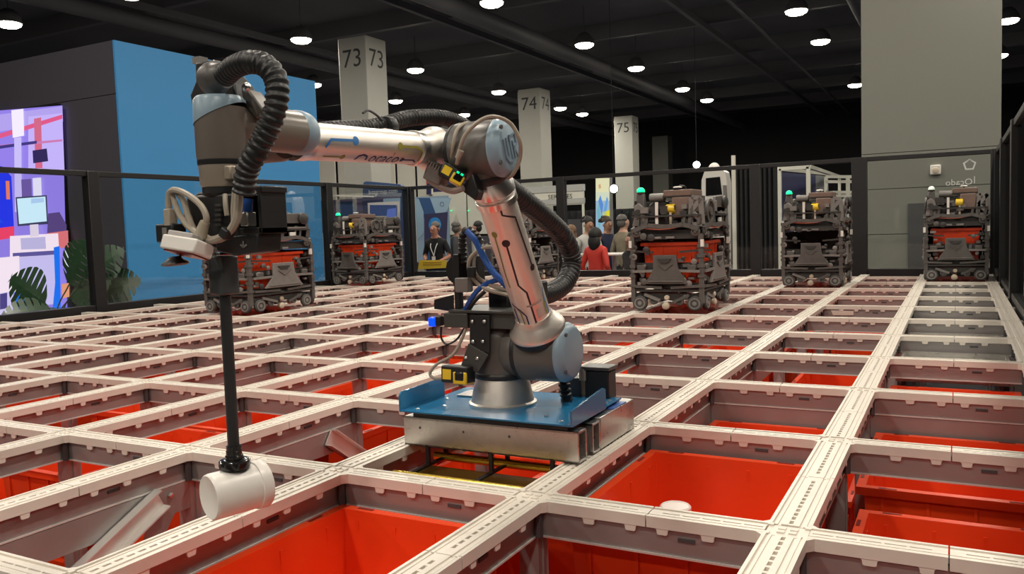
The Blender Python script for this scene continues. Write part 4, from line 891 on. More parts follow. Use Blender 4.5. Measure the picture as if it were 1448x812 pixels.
# the video wall: a lit picture of a picking station
vs_o = thing('video_wall', 'lit video wall on the booth showing a white work station in purple light', 'screen', (sx1 - 1.6, bY, FLOOR + .2))
MB().bb(sx1 - 3.4, sx1, bY - .05, bY, FLOOR + .2, zs + .008).build('screen_case', black_m, vs_o)
def pic(rows, y):
    for k, (name, col, es, pts) in enumerate(rows):
        mb = MB(); P = [aty(u, v, y - .0015 * (k + 1)) for u, v in pts]; mb.prism(P, (0, .001, 0)); mb.build(name, glow(name + str(k), col, es), vs_o)
E_ = 1.0
pic([('picture_background', (.30, .22, .82), E_, [(-190, 172), (88, 149), (96, 470), (-190, 500)]),
     ('picture_ceiling', (.45, .36, .85), E_, [(-120, 178), (88, 150), (89, 172), (-120, 205)]),
     ('picture_shelf', (.55, .45, .95), E_, [(40, 165), (88, 160), (91, 240), (40, 244)]),
     ('picture_beam', (.75, .10, .25), E_, [(-120, 225), (-20, 195), (88, 162), (88, 168), (-20, 202), (-120, 233)]),
     ('picture_beam', (.65, .14, .25), E_, [(48, 168), (58, 166), (60, 238), (50, 238)]),
     ('picture_beam', (.60, .20, .45), E_, [(0, 205), (88, 197), (88, 200), (0, 209)]),
     ('picture_pipe', (.05, .04, .22), E_, [(-60, 214), (52, 199), (52, 203), (-60, 219)]),
     ('picture_sign', (.92, .85, 1), 1.0, [(16, 156), (33, 154), (34, 192), (18, 195)]),
     ('picture_post', (.60, .52, .95), E_, [(20, 195), (30, 194), (31, 300), (21, 300)]),
     ('picture_lamp', (.03, .02, .10), E_, [(46, 213), (66, 210), (68, 228), (47, 231)]),
     ('picture_figure', (.02, .04, .85), E_, [(-90, 250), (-20, 230), (5, 236), (16, 250), (20, 330), (-90, 345)]),
     ('picture_orange', (.85, .22, .12), E_, [(8, 256), (13, 256), (14, 282), (9, 282)]),
     ('picture_column', (.82, .78, 1), E_, [(46, 252), (58, 251), (60, 300), (48, 300)]),
     ('picture_dark_shelf', (.16, .10, .38), E_, [(30, 254), (44, 253), (46, 300), (32, 300)]),
     ('picture_machine', (.10, .06, .22), E_, [(68, 302), (84, 300), (94, 318), (94, 345), (66, 345)]),
     ('picture_orange', (.75, .18, .20), E_, [(66, 330), (96, 326), (97, 350), (66, 352)]),
     ('picture_red', (.9, .06, .15), E_, [(-60, 330), (20, 320), (20, 336), (-60, 350)]),
     ('picture_station', (.95, .80, .92), 1.05, [(14, 334), (82, 330), (84, 362), (14, 367)]),
     ('picture_station_panel', (.55, .50, .80), E_, [(29, 337), (64, 335), (65, 352), (30, 353)]),
     ('picture_counter_edge', (.12, .10, .35), E_, [(18, 358), (82, 354), (82, 360), (18, 364)]),
     ('picture_monitor_frame', (.05, .05, .12), E_, [(22, 279), (66, 276), (68, 317), (25, 320)]),
     ('picture_monitor', (.62, .86, 1), 1.05, [(24, 281), (64, 278), (66, 313), (27, 317)]),
     ('picture_monitor_text', (.45, .65, .95), E_, [(44, 281), (62, 280), (62, 286), (44, 288)]),
     ('picture_monitor_stand', (.80, .70, .85), E_, [(42, 318), (54, 317), (55, 334), (43, 335)]),
     ('picture_bin', (.62, .56, .95), E_, [(26, 364), (78, 360), (80, 430), (30, 434)]),
     ('picture_blue_edge', (.01, .18, .95), E_, [(76, 350), (84, 348), (86, 440), (74, 442), (78, 400)]),
     ('picture_cabinet', (.98, .82, .94), 1.05, [(-80, 372), (27, 362), (28, 410), (20, 414), (-80, 424)]),
     ('picture_blue_edge', (.01, .20, .95), E_, [(20, 414), (34, 402), (34, 448), (24, 450)]),
     ('picture_cabinet_leg', (.70, .62, .95), E_, [(-60, 424), (18, 412), (22, 450), (-60, 470)]),
     ('picture_gap', (.08, .06, .25), E_, [(0, 416), (10, 414), (10, 436), (0, 438)]),
     ('picture_floor', (.02, .12, .70), E_, [(34, 440), (96, 434), (96, 470), (34, 470)]),
     ('picture_cup', (.85, .35, .2), E_, [(87, 402), (98, 400), (98, 420), (88, 422)]),
     ('picture_lamp_white', (.85, .85, 1), E_, [(90, 358), (96, 350), (97, 378), (92, 382)])], bY - .05)
# monstera between fence and screen
leafm = mat('monstera leaf', (.03, .075, .035), .35, noise=.3, nscale=12); stemm = mat('monstera stem', (.03, .06, .025), .5)
pr = thing('monstera_plant', 'dark green split-leaf plant standing behind the glass fence before the screen', 'plant', (-7.5, 3.3, FLOOR))
MB().lathe((-7.5, 3.3, FLOOR), UZ, [(.17, 0), (.22, .40), (.23, .42), (.20, .42), (.19, .38), (0, .38)], 20).build('pot', boothd_m, pr)
def leaf(tip_c, d, nrm, L):
    d = Vector(d).normalized(); n_ = Vector(nrm); n_ = (n_ - d * n_.dot(d)).normalized(); s_ = d.cross(n_); mb = MB(); c = Vector(tip_c)
    def out(t): return .46 * math.sin(math.pi * min(1, t ** .75)) ** .75 if t < 1 else 0
    N = 7; mid = []
    for k in range(N):
        t0, t1 = k / N + .006, (k + .80) / N
        for sg in (-1, 1):
            w0, w1 = out(max(.02, t0)), out(min(.99, t1)); off = .10
            def p(t, w_): return c + d * (L * (t - off * w_ * -1.2 * (1 - t) * 0 + .22 * w_)) + s_ * (sg * w_ * L) + n_ * (-.35 * w_ * w_ * L - .12 * t * t * L)
            a = [p(k / N, 0), p((k + 1) / N, 0), p((k + 1) / N, .10), p(t1, w1 * .55), p(t1, w1), p((t0 + t1) / 2, (w0 + w1) / 2 * 1.03), p(t0, w0), p(t0, w0 * .55), p(k / N, .10)]
            if sg < 0: a = a[::-1]
            mb.prism(a, n_ * -.0015)
    return mb.build('leaf', leafm, pr)
for (u, v, dy, dir_, nr, L) in ((64, 428, 0, (-.9, -.2, .5), (-.1, -1, .35), .52), (70, 436, .05, (-.35, -.5, -.05), (.1, -1, .5), .42), (98, 402, .1, (.5, -.1, .75), (.2, -1, .2), .50), (100, 420, .1, (.9, .2, .35), (0, -1, .4), .46), (120, 392, .2, (.6, .3, .5), (.1, -1, .3), .46), (115, 428, .05, (.8, -.2, -.1), (.1, -1, .6), .44), (140, 415, .3, (.9, .3, .3), (.1, -1, .3), .44), (92, 440, 0, (-.1, -.6, .1), (.1, -1, .8), .30)):
    q = atx(u, v, -7.5 + dy); leaf(q, dir_, nr, L)
    MB().tube([(-7.5, 3.3, FLOOR + .40), Vector((-7.5, 3.3, -.3)).lerp(q, .45), q], .007, 6, step=.05).build('stem', stemm, pr)
# ================================================================ stands behind the back fence
def panel(parent, name, u0, v0, u1, v1, y, m, th=.06, z0=None):
    a = aty(u0, v0, y); b = aty(u1, v1, y); return MB().bb(min(a.x, b.x), max(a.x, b.x), y, y + th, b.z if z0 is None else z0, a.z).build(name, m, parent)
def poly(parent, name, pts, y, m, th=.004): return MB().prism([aty(u, v, y) for u, v in pts], (0, th, 0)).build(name, m, parent)
# tall white wall behind column 73
r = thing('partition_wall', 'tall cream partition wall behind the column painted 73', 'partition', (aty(560, 300, 20).x, 20, FLOOR))
us = [420, 448, 476, 504, 532, 560, 588, 616, 640]
for a, b in zip(us, us[1:]): panel(r, 'wall_panel', a + .08, 205, b - .08, 300, 20, wpan_m, .06, FLOOR)
poly(r, 'red_banner', [(600, 225), (640, 225), (640, 262), (603, 262)], 19.9, flat('red', (.55, .05, .07)))
poly(r, 'navy_banner', [(603, 262), (614, 248), (640, 248), (640, 275), (603, 275)], 19.88, flat('navy2', (.03, .03, .12)))
poly(r, 'light_tube', [(538, 232), (540, 232), (540, 246), (538, 246)], 19.8, mat('pink tube', (.8, .5, .5), .4, emit=(1, .6, .6), es=.5))
# navy arch with web address
navy = flat('navy', (.03, .075, .19)); navyd = flat('deep navy', (.02, .035, .09)); skyb = flat('sky', (.30, .46, .62)); purp = flat('plum', (.10, .085, .14)); sil = flat('silver', (.5, .52, .55))
r = thing('arch_sign', 'navy rounded sign with white web address above the far left bot', 'sign', (aty(542, 300, 13.5).x, 13.5, FLOOR))
poly(r, 'sign_face', [(513, 270), (514, 258), (518, 256.5), (564, 260.5), (568, 263), (568, 300), (513, 300)], 13.5, navy, .1)
a = aty(513, 300, 13.5); b = aty(568, 300, 13.5); MB().bb(a.x, b.x, 13.52, 13.6, FLOOR, a.z + .01).build('sign_base', navy, r)
lettering('bzzgroup.com', .14, aty(541.5, 271, 13.49), (1, 0, 0), (0, 0, 1), flat('white print', (.8, .8, .8)), 'lettering', r)
# graphic back wall of the next stand
r = thing('stand_backdrop', 'navy and plum graphic backdrop behind the far left bot', 'backdrop', (aty(520, 330, 12.6).x, 12.6, FLOOR))
panel(r, 'backdrop_board', 452, 284, 569, 420, 12.6, purp, .05, FLOOR)
poly(r, 'graphic_navy', [(478, 286), (500, 284), (506, 300), (494, 330), (478, 330)], 12.59, navy)
poly(r, 'graphic_navy', [(512, 284), (542, 282), (542, 330), (516, 330)], 12.59, navyd)
poly(r, 'graphic_sky', [(542, 281), (566, 280), (566, 300), (542, 300)], 12.588, skyb)
poly(r, 'graphic_plum', [(456, 300), (475, 300), (475, 390), (456, 390)], 12.588, flat('plum2', (.10, .06, .14)))
panel(r, 'white_counter', 452, 330, 474, 365, 12.2, flat('grey white', (.45, .45, .47)), .3, FLOOR)
MB().bar(aty(462, 276.5, 12.5), aty(528, 278, 12.5), .03, .03).build('light_rail', white_m, r)
lettering('+', .14, aty(531, 277.5, 12.48), (1, 0, 0), (0, 0, 1), sil, 'plus_mark', r)
r = thing('display_monitor', 'white-framed monitor above the far left bot', 'monitor', (aty(542, 300, 12.2).x, 12.2, FLOOR))
panel(r, 'frame', 520, 287, 564, 312, 12.2, white_m, .05)
poly(r, 'display', [(523, 290), (561, 290), (561, 310), (523, 310)], 12.18, glow('mon', (.02, .05, .14), 1.0))
poly(r, 'display_graphic', [(548, 296), (560, 294), (560, 309), (546, 309)], 12.17, glow('mon2', (.10, .16, .5), 1.0))
a = aty(542, 312, 12.22); MB().bb(a.x - .04, a.x + .04, 12.22, 12.26, FLOOR, a.z + .05).build('stand', black_m, r)
# blue roll-up poster with emblem
r = thing('roll_up_poster', 'tall blue poster with a round emblem and glowing globe behind the fence corner', 'poster', (aty(613, 330, 12.4).x, 12.4, FLOOR))
pb = panel(r, 'poster_board', 587, 279, 638, 400, 12.4, flat('poster pale', (.26, .36, .48)), .03, FLOOR)
poly(r, 'poster_navy', [(590, 280), (608, 280), (616, 302), (616, 400), (600, 400), (600, 310)], 12.395, flat('poster navy', (.03, .09, .24)))
poly(r, 'poster_light', [(588, 281), (592, 281), (599, 300), (599, 330), (590, 340)], 12.393, flat('poster light', (.28, .42, .55)))
poly(r, 'poster_hexagon', [(608, 280), (638, 280), (633, 297), (628, 302), (616, 302)], 12.392, flat('poster hex', (.32, .46, .60)))
poly(r, 'poster_plum', [(600, 303), (633, 300), (631, 345), (622, 345), (600, 345)], 12.391, flat('poster plum', (.035, .035, .10)))
gl = aty(615, 318, 12.388)
MB().lathe(gl, (0, -1, 0), [(.15, 0), (.148, .002), (0, .003)], 28, caps=False).build('poster_globe', mat('globe', (.03, .25, .75), .4, noise=.6, nscale=9), r)
em_c = aty(625, 289, 12.388); mb = MB()
for k in range(10):
    t0, t1 = 2 * math.pi * k / 10, 2 * math.pi * (k + .72) / 10
    V = [em_c + Vector((rr * math.cos(t), 0, rr * math.sin(t))) for rr, t in ((.05, t0), (.05, t1), (.038, t1), (.038, t0))]; mb.add(V, [(0, 1, 2, 3)])
mb.build('poster_emblem', navyd, r)
# counter with yellow notice
r = thing('stand_counter', 'dark counter behind the fence corner where a man leans', 'counter', (aty(612, 380, 10.9).x, 10.9, FLOOR))
a = aty(578, 366, 10.9); b = aty(640, 366, 10.9); zc = a.z - .06
MB().bb(a.x, b.x, 10.7, 11.3, zc - .04, zc).build('counter_top', boothd_m, r); MB().bb(a.x + .03, b.x - .03, 10.74, 11.26, FLOOR, zc - .04).build('counter_body', navyd, r)
r = thing('notice_card', 'yellow notice card propped on the dark counter', 'notice', aty(612, 378, 10.68))
poly(r, 'card', [(593, 368), (631, 368), (631, 379), (591, 381)], 10.66, flat('yellow card', (.62, .42, .03)), .01)
poly(r, 'card_foot', [(591, 381), (600, 381), (600, 384), (586, 385)], 10.66, flat('card foot', (.35, .33, .30)), .06)
for k in range(2): poly(r, 'print_line', [(598, 371 + 3 * k), (624, 370.5 + 3 * k), (624, 372 + 3 * k), (598, 372.5 + 3 * k)], 10.655, flat('brown print', (.35, .20, .01)))
# white meeting booth with dark plinth
r = thing('white_stand', 'plain white stand wall behind the two men left of the lower arm', 'stand', (aty(655, 330, 15).x, 15, FLOOR))
for a, b in ((611, 660), (660, 700), (700, 735)): panel(r, 'wall_panel', a + .3, 272, b - .3, 333, 15, wpan_m, .05)
a = aty(611, 333, 15); b = aty(735, 333, 15); MB().bb(a.x, b.x, 15, 15.05, FLOOR, a.z).build('plinth', boothd_m, r)
poly(r, 'printed_triangle', [(636, 325), (645, 302), (654, 325)], 14.99, flat('pale grey', (.62, .60, .53)))
for u in (638, 662):
    MB().box(aty(u, 298, 14.95), (.03, .02, .025)).build('exit_light', green_m, r)
MB().bar(aty(611, 240, 15), aty(611, 275, 15), .03, .03).build('pole', wpan_m, r)
# service stand with header
r = thing('service_stand', 'white framed stand with a lettered header right of the lower arm', 'stand', (aty(780, 330, 18).x, 18, FLOOR))
for a, b in ((700, 754), (756, 825)): panel(r, 'header_panel', a, 269.5, b, 289, 18, wpan_m, .08)
panel(r, 'header_trim', 700, 267.5, 825, 269.5, 17.98, flat('alu trim', (.5, .5, .48)), .12); panel(r, 'header_trim', 700, 286.0, 825, 287.2, 17.98, flat('alu trim', (.5, .5, .48)), .12)
lettering('SERVICES', .17, aty(792, 278.5, 17.99), (1, 0, 0), (0, 0, 1), numk, 'lettering', r)
poly(r, 'printed_square', [(818, 280), (822, 280), (822, 283.5), (818, 283.5)], 17.99, flat('grey print', (.3, .3, .3)))
for u in (702, 755, 824): 
    a = aty(u, 289, 18); MB().bb(a.x - .025, a.x + .025, 18, 18.05, FLOOR, a.z).build('upright', wpan_m, r)
a = aty(700, 300, 20.5); b = aty(825, 300, 20.5); MB().bb(a.x, b.x, 20.5, 20.56, FLOOR, aty(760, 312, 20.5).z).build('back_wall', boothd_m, r)
# lit banner column
r = thing('lit_banner', 'tall lit yellow and blue banner behind the people', 'banner', (aty(852, 300, 20).x, 20, FLOOR))
a = aty(842, 251, 20); b = aty(862, 251, 20); MB().bb(a.x, b.x, 20, 20.2, FLOOR, a.z).build('light_box', flat('box', (.3, .3, .3)), r)
for k, (v0, v1, c, es) in enumerate(((252, 272, (.85, .80, .50), .95), (272, 284, (.75, .80, .62), .9), (284, 300, (.42, .60, .78), .8), (300, 330, (.40, .62, .82), .75), (330, 352, (.5, .66, .8), .7))):
    poly(r, 'banner_band', [(842.4, v0), (861.6, v0), (861.6, v1), (842.4, v1)], 19.98, glow('banner%d' % k, c, es), .01)
for k, (pts, c) in enumerate((([(846, 284), (849, 276), (853, 290), (851, 305)], (.1, .3, .75)), ([(853, 300), (858, 278), (860, 282), (856, 310)], (.15, .4, .8)), ([(844, 296), (847, 288), (850, 310), (847, 330)], (.2, .5, .6)), ([(852, 300), (862, 297), (862, 306), (853, 306)], (.85, .75, .02)), ([(846, 262), (849, 260), (850, 266), (847, 267)], (.75, .45, .2)))):
    poly(r, 'banner_motif', pts, 19.97, glow('motif%d' % k, c, .9), .005)
# stage spotlights
for u, v, y, lab in ((868, 267, 19, 'bright white spotlight beside the lit banner'), (985, 233, 24, 'bright white spotlight in front of the dim far column')):
    c = aty(u, v, y); r = thing('spotlight', lab, 'spotlight', c - Vector((0, 0, .12)))
    dv = (CP - c).normalized(); MB().lathe(c, dv, [(.06, -.2), (.11, -.12), (.13, 0), (.13, .03)], 16).build('housing', black_m, r); MB().lathe(c, dv, [(.12, .02), (.08, .045), (0, .05)], 16).build('lens', spot_m, r)
    MB().cyl(c + Vector((0, 0, .12)), (c.x, c.y, 6.6), .006, seg=6).build('drop_rod', wallk_m, r)
# dark drape partition in the distance
r = thing('black_drape', 'long black drape partition in the distance behind the bots', 'drape', (aty(950, 300, 30).x, 30, FLOOR))
a = aty(640, 296, 30); b = aty(1230, 292, 30); n = 60; zt = aty(890, 295, 30).z
for k in range(n):
    x0 = a.x + (b.x - a.x) * k / n; x1 = a.x + (b.x - a.x) * (k + 1) / n
    MB().prism([(x0, 30, FLOOR), ((x0 + x1) / 2, 29.85, FLOOR), (x1, 30, FLOOR), ((x0 + x1) / 2, 30.1, FLOOR)], (0, 0, zt - FLOOR)).build('drape_fold', wallk_m, r)
# sign on a pole in front of column 75
# white kiosk behind the nearest right-hand bot
r = thing('white_kiosk', 'white rounded kiosk with a dark screen behind the nearest right-hand bot', 'kiosk', (aty(1010, 300, 9.6).x, 9.6, FLOOR))
def kp(pts, y, n_, m, th): return poly(r, n_, pts, y, m, th)
kp([(992, 300), (992, 255), (996, 243), (1003, 238), (1018, 238), (1025, 243), (1028, 258), (1028, 385), (992, 385)], 9.6, 'kiosk_shell', white_m, .25)
a = aty(992, 380, 9.6); b = aty(1028, 380, 9.6); MB().bb(a.x, b.x, 9.62, 9.84, FLOOR, a.z).build('kiosk_base', white_m, r)
kp([(998, 252), (1018, 250), (1021, 275), (998, 277)], 9.59, 'kiosk_screen', blackg_m, .012)
c = aty(1010, 238, 9.7); MB().ball(c, .075, 16, z0=-.2).build('kiosk_dome', white_m, r)
kp([(1022, 262), (1027, 262), (1030, 330), (1026, 330)], 9.58, 'kiosk_post', greyl_m, .03)
r = thing('white_pole', 'thin white upright pole beside the kiosk', 'pole', (aty(1036, 300, 9.2).x, 9.2, FLOOR))
a = aty(1034, 220, 9.2); b = aty(1039, 220, 9.2); MB().bb(a.x, b.x, 9.2, 9.24, FLOOR, a.z).build('shaft', wpan_m, r); MB().bb(a.x - .06, b.x + .06, 9.14, 9.3, FLOOR, FLOOR + .02).build('foot_plate', wpan_m, r)
# black curtain with folds between pole and framed booths
r = thing('black_curtain', 'black pleated curtain hanging behind the fence post left of the empty bot', 'curtain', (aty(1075, 300, 9.9).x, 9.9, FLOOR))
xa = aty(1040, 300, 9.9).x; xb = aty(1100, 300, 9.9).x; n = 9; zt = aty(1070, 236, 9.9).z; cm_ = mat('curtain', (.018, .018, .02), .8)
for k in range(n):
    x0 = xa + (xb - xa) * k / n; x1 = xa + (xb - xa) * (k + 1) / n
    MB().prism([(x0, 9.9, FLOOR), (x0 + (x1 - x0) * .3, 9.84, FLOOR), (x0 + (x1 - x0) * .7, 9.84, FLOOR), (x1, 9.9, FLOOR), ((x0 + x1) / 2, 9.95, FLOOR)], (0, 0, zt - FLOOR)).build('curtain_fold', cm_, r)
MB().cyl((xa, 9.9, zt), (xb, 9.9, zt), .02, seg=8).build('curtain_rod', black_m, r)
# white framed booths at the right
r = thing('framed_booth', 'white metal framed booth with blue panels behind the empty bot', 'booth', (aty(1150, 300, 13).x, 13.5, FLOOR))
def post(u, y, v, w_=.03): 
    a = aty(u, v, y); return MB().bb(a.x - w_, a.x + w_, y - w_, y + w_, FLOOR, a.z).build('frame_post', wpan_m, r)
y1, y2 = 12.0, 17.5
post(1102, y1, 239); post(1143, y1, 236); post(1169, y2, 246); post(1187, y2 + 2, 250)
MB().bar(aty(1102, 239, y1), aty(1144, 236, y1), .06, .06).build('frame_beam', wpan_m, r)
MB().bar(aty(1102, 239, y1), aty(1169, 246, y2), .06, .06).build('frame_beam', wpan_m, r)
MB().bar(aty(1144, 236, y1), aty(1187, 250, y2 + 2), .06, .06).build('frame_beam', wpan_m, r)
bluep = flat('violet panel', (.05, .055, .17)); clr = flat('pale grey panel', (.34, .35, .38))
A0 = aty(1102, 239, y1); A1 = aty(1169, 246, y2); m_ = [A0.lerp(A1, t) for t in (0, .33, .66, 1)]
for k, (p, q) in enumerate(zip(m_, m_[1:])): MB().add([p + Vector((0, 0, -.05)), q + Vector((0, 0, -.05)), (q.x, q.y, FLOOR), (p.x, p.y, FLOOR), p + Vector((.03, .03, -.05)), q + Vector((.03, .03, -.05)), (q.x + .03, q.y + .03, FLOOR), (p.x + .03, p.y + .03, FLOOR)], [(0, 1, 2, 3), (7, 6, 5, 4), (0, 4, 5, 1), (3, 2, 6, 7), (0, 3, 7, 4), (1, 5, 6, 2)]).build('side_panel', bluep if k < 2 else clr, r)
r = thing('framed_booth', 'second white framed booth glimpsed right of the empty bot', 'booth', (aty(1190, 300, 14).x, 14, FLOOR))
for u, y in ((1199, 13.5), (1168, 16)): a = aty(u, 250, y); MB().bb(a.x - .03, a.x + .03, y - .03, y + .03, FLOOR, a.z).build('frame_post', wpan_m, r)
for v in (250, 257, 272, 277): MB().bar(aty(1168, v, 14), aty(1213, v, 14), .05, .05).build('shelf_rail', wpan_m, r)
panel(r, 'pale_panel', 1204, 286, 1213, 326, 13.8, mat('pale panel', (.6, .65, .7), .5), .04)  # plain pale board beside the shelf rails
panel(r, 'cabinet', 1196, 326, 1213, 372, 13.8, flat('cab', (.25, .25, .25)), .3, FLOOR)
# ================================================================ people behind the fence
skinA = mat('skin light', (.52, .30, .21), .5); skinB = mat('skin mid', (.36, .19, .12), .5); skinR = mat('skin ruddy', (.48, .22, .15), .5)
def person(label, x, y, face, shirt, trous, skin, hairc, hair='short', H=1.76, lean=0, arms=((.26, .05, 1.12, .24, -.12, .92), (-.26, .05, 1.12, -.24, -.12, .92)), sleeve='long', bald=False, seat=0, headyaw=0):
    """face: heading of the body, 0 looks along -y. arms: elbow and hand of each side in body space."""
    k = H / 1.76; r = thing('person', label, 'person', (x, y, FLOOR)); r.rotation_euler.z = face
    hd = lean
    J = [(0, 0, .95), (0, -.01 - hd * .2, 1.10), (0, -.01 - hd * .5, 1.28), (0, -hd * .8, 1.42), (0, -.005 - hd, 1.51), (0, -.03 - hd, 1.575), (0, -.022 - hd, 1.66), (0, -.012 - hd, 1.715)]
    Rr = [(.155, .12), (.145, .11), (.17, .115), (.13, .09), (.052, .052), (.070, .080), (.083, .098), (.062, .075)]
    ed = [(i, i + 1) for i in range(7)]
    for sgi, (ex, ey, ez, hx, hy, hz) in enumerate(arms):
        sg = 1 if ex > 0 else -1; b = len(J)
        d = (Vector((hx, hy, hz)) - Vector((ex, ey, ez))).normalized()
        wr_ = Vector((hx, hy, hz)); J += [(sg * .165, -hd * .75, 1.40), (ex, ey - hd * .6, ez), tuple(wr_), tuple(wr_ + d * .07), tuple(wr_ + d * .15)]; Rr += [(.066, .066), (.046, .046), (.031, .03), (.043, .022), (.03, .015)]
        ed += [(3, b), (b, b + 1), (b + 1, b + 2), (b + 2, b + 3), (b + 3, b + 4)]
        t = len(J); J.append(tuple(wr_ + d * .06 + Vector((-sg * .045, -.02, 0)))); Rr.append((.013, .013)); ed.append((b + 3, t))
    for sg in (-1, 1):
        b = len(J); J += [(sg * .10, 0, .86), (sg * .11, -.01, .48), (sg * .115, .02, .09), (sg * .12, -.14, .035)]; Rr += [(.095, .10), (.062, .066), (.045, .05), (.045, .03)]
        ed += [(0, b), (b, b + 1), (b + 1, b + 2), (b + 2, b + 3)]
    nb = len(J); J.append((0, -.125 - hd, 1.625)); Rr.append((.014, .016)); ed.append((6, nb))     # nose
    me = bpy.data.meshes.new('body'); me.from_pydata([(a * k, b_ * k, c * k) for a, b_, c in J], ed, []); ob = bpy.data.objects.new('body', me); COL.objects.link(ob)
    sk = ob.modifiers.new('skin', 'SKIN'); sk.use_smooth_shade = True; sub = ob.modifiers.new('sub', 'SUBSURF'); sub.levels = 2; sub.render_levels = 2
    for i, sv in enumerate(me.skin_vertices[0].data): sv.radius = (Rr[i][0] * k, Rr[i][1] * k); sv.use_root = i == 0
    dg = bpy.context.evaluated_depsgraph_get(); nm = bpy.data.meshes.new_from_object(ob.evaluated_get(dg)); bpy.data.objects.remove(ob)
    for m in (shirt, skin, trous, black_m): nm.materials.append(m)
    hands = [Vector((a[3], a[4], a[5])) * k for a in arms]; elb = [Vector((a[0], a[1] - hd * .6, a[2])) * k for a in arms]
    for p in nm.polygons:
        c = p.center; p.use_smooth = True; mi = 0
        if c.z > 1.485 * k: mi = 1
        elif c.z < .10 * k: mi = 3
        elif c.z < .93 * k and abs(c.x) < .2 * k and min((c - h).length for h in hands) > .17: mi = 2
        for h, e in zip(hands, elb):
            if (c - h).length < .05 or (c - (h + (h - e).normalized() * .08)).length < .12: mi = 1
            if sleeve == 'short' and (c - e.lerp(h, .55)).length < .15 and abs(c.x) > .14: mi = 1
        p.material_index = mi
    bo_ = bpy.data.objects.new('body', nm); COL.objects.link(bo_); bo_.parent = r
    hc = Vector((0, -.012 - hd, 1.668)) * k; r.rotation_euler.z = 0; r.location = (0, 0, 0)
    if not bald:
        if hair == 'long':
            h = MB().ball(hc + Vector((0, .018, -.01)), .118 * k, 16, sc_=(.98, 1.0, 1.12), z0=-.2); h.ball(hc + Vector((0, .05, -.12)), .115 * k, 14, sc_=(1.05, .62, 1.35)); h.build('hair', hairc, r)
        elif hair == 'curly':
            h = MB().ball(hc + Vector((0, .034, .03)), .104 * k, 16, sc_=(.96, 1.0, .98), z0=.0)
            for q in range(26):
                t = random.random() * 6.28; e = random.random() * 1.2; d = Vector((math.cos(t) * math.cos(e), math.sin(t) * math.cos(e) + .25, math.sin(e)))
                h.ball(hc + Vector((0, .036, .035)) + d * .092 * k, .028 * k, 8)
            h.build('hair', hairc, r)
        else:
            h = MB().ball(hc + Vector((0, .034, .028)), .098 * k, 16, sc_=(.95, 1.0, .95), z0=.0); h.ball(hc + Vector((0, .045, -.03)), .085 * k, 12, sc_=(1.0, .8, 1.0)); h.build('hair', hairc, r)
    for sg in (-1, 1):
        MB().ball(hc + Vector((sg * .032, -.086, -.02)) * k, .009 * k, 8).build('eye', black_m, r); MB().ball(hc + Vector((sg * .083, .004, -.03)) * k, .022 * k, 8, sc_=(.4, .8, 1.2)).build('ear', skin, r)
    MB().box(hc + Vector((0, -.094, -.088)) * k, (.04, .012, .008)).build('mouth', mat('lips', (.28, .10, .09), .5), r)
    r.location = (x, y, FLOOR); r.rotation_euler.z = face
    return r
def wx(u, y): return aty(u, 330, y).x
blk = mat('black cloth', (.012, .012, .014), .85); navc = mat('navy cloth', (.015, .022, .06), .8); whc = mat('white cloth', (.55, .53, .50), .8); redc = mat('red jacket', (.60, .035, .02), .6, bump=.3, nscale=6); greyc = mat('grey cloth', (.09, .09, .095), .85); tanc = mat('tan cloth', (.24, .20, .14), .85, noise=.4, nscale=14); jean = mat('jeans', (.03, .05, .12), .85)
hb = mat('dark hair', (.012, .009, .008), .6); hbr = mat('brown hair', (.05, .03, .02), .6); hg = mat('grey hair', (.12, .11, .10), .6)
p1 = person('man in black polo shirt with white lanyard leaning on the dark counter', wx(619, 11.62), 11.62, .1, blk, jean, skinR, hg, H=1.80, lean=.10, arms=((.27, .02, 1.14, .13, -.26, 1.04), (-.27, .02, 1.14, -.10, -.27, 1.04)), sleeve='short')
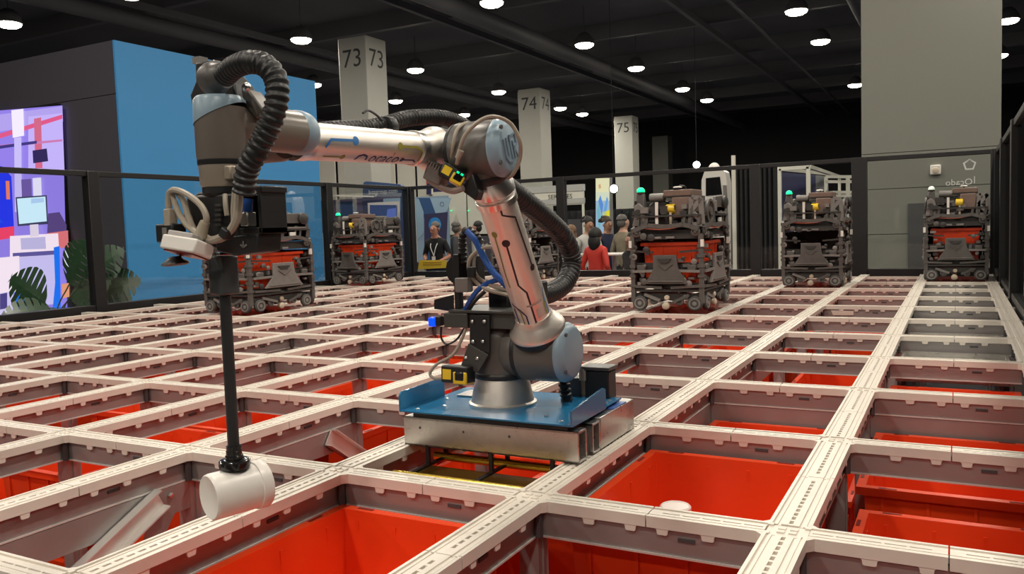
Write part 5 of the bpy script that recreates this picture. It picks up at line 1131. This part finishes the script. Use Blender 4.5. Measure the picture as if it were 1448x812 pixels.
mb = MB(); ly_ = mat('lanyard white', (.75, .73, .70), .6)
for sg in (-1, 1): mb.tube([(sg * .075, -.06, 1.49), (sg * .06, -.20, 1.36), (.01, -.215, 1.18)], .008, 6, step=.03)
mb.box((.01, -.225, 1.12), (.07, .012, .10)); o = mb.build('lanyard', ly_); o.parent = p1; o.location = o.location
person('man in dark jacket seen from behind between the poster and the lower arm', wx(646, 12.6), 12.6, 3.0, greyc, blk, skinB, hg, H=1.80)
person('dark-haired man in pale shirt beside the lower arm facing left', wx(675, 13.2), 13.2, -1.3, whc, blk, skinB, hb, H=1.80)
person('bearded man in white shirt facing right with raised forearm', wx(832, 11.6), 11.6, .9, whc, blk, skinB, hb, 'curly', H=1.77, arms=((.25, .0, 1.16, .10, -.26, 1.22), (-.27, .02, 1.15, -.06, -.28, 1.12)))
person('woman in red jacket with black hair seen from behind', wx(842, 10.1), 10.1, 2.9, redc, blk, skinA, hb, 'long', H=1.60)
person('curly-haired man in navy suit facing right before the lit banner', wx(858, 12.4), 12.4, 1.1, navc, navc, skinB, hbr, 'curly', H=1.77)
person('bald man in tan patterned jacket right of the navy suit', wx(881, 12.0), 12.0, 2.6, tanc, blk, skinA, hg, H=1.80)
person('person in black half hidden by the nearest right-hand bot', wx(893, 9.6), 9.6, -.6, blk, blk, skinB, hb, H=1.52, sleeve='short')
person('fair-haired person behind the bearded man', wx(808, 14.5), 14.5, .3, whc, blk, skinA, mat('fair hair', (.22, .12, .06), .6), 'long', H=1.66)
r = thing('bar_table', 'small white table between the red jacket and the nearest right-hand bot', 'table', (wx(868, 10.6), 10.6, FLOOR))
c = aty(868, 358, 10.6); MB().lathe((c.x, 10.6, c.z), UZ, [(.30, -.03), (.31, -.015), (.30, 0)], 28).build('table_top', white_m, r); MB().cyl((c.x, 10.6, FLOOR), (c.x, 10.6, c.z - .03), .035, seg=12).build('column', alu_m, r); MB().lathe((c.x, 10.6, FLOOR), UZ, [(.25, 0), (.24, .015), (.04, .03)], 24).build('foot', alu_m, r)
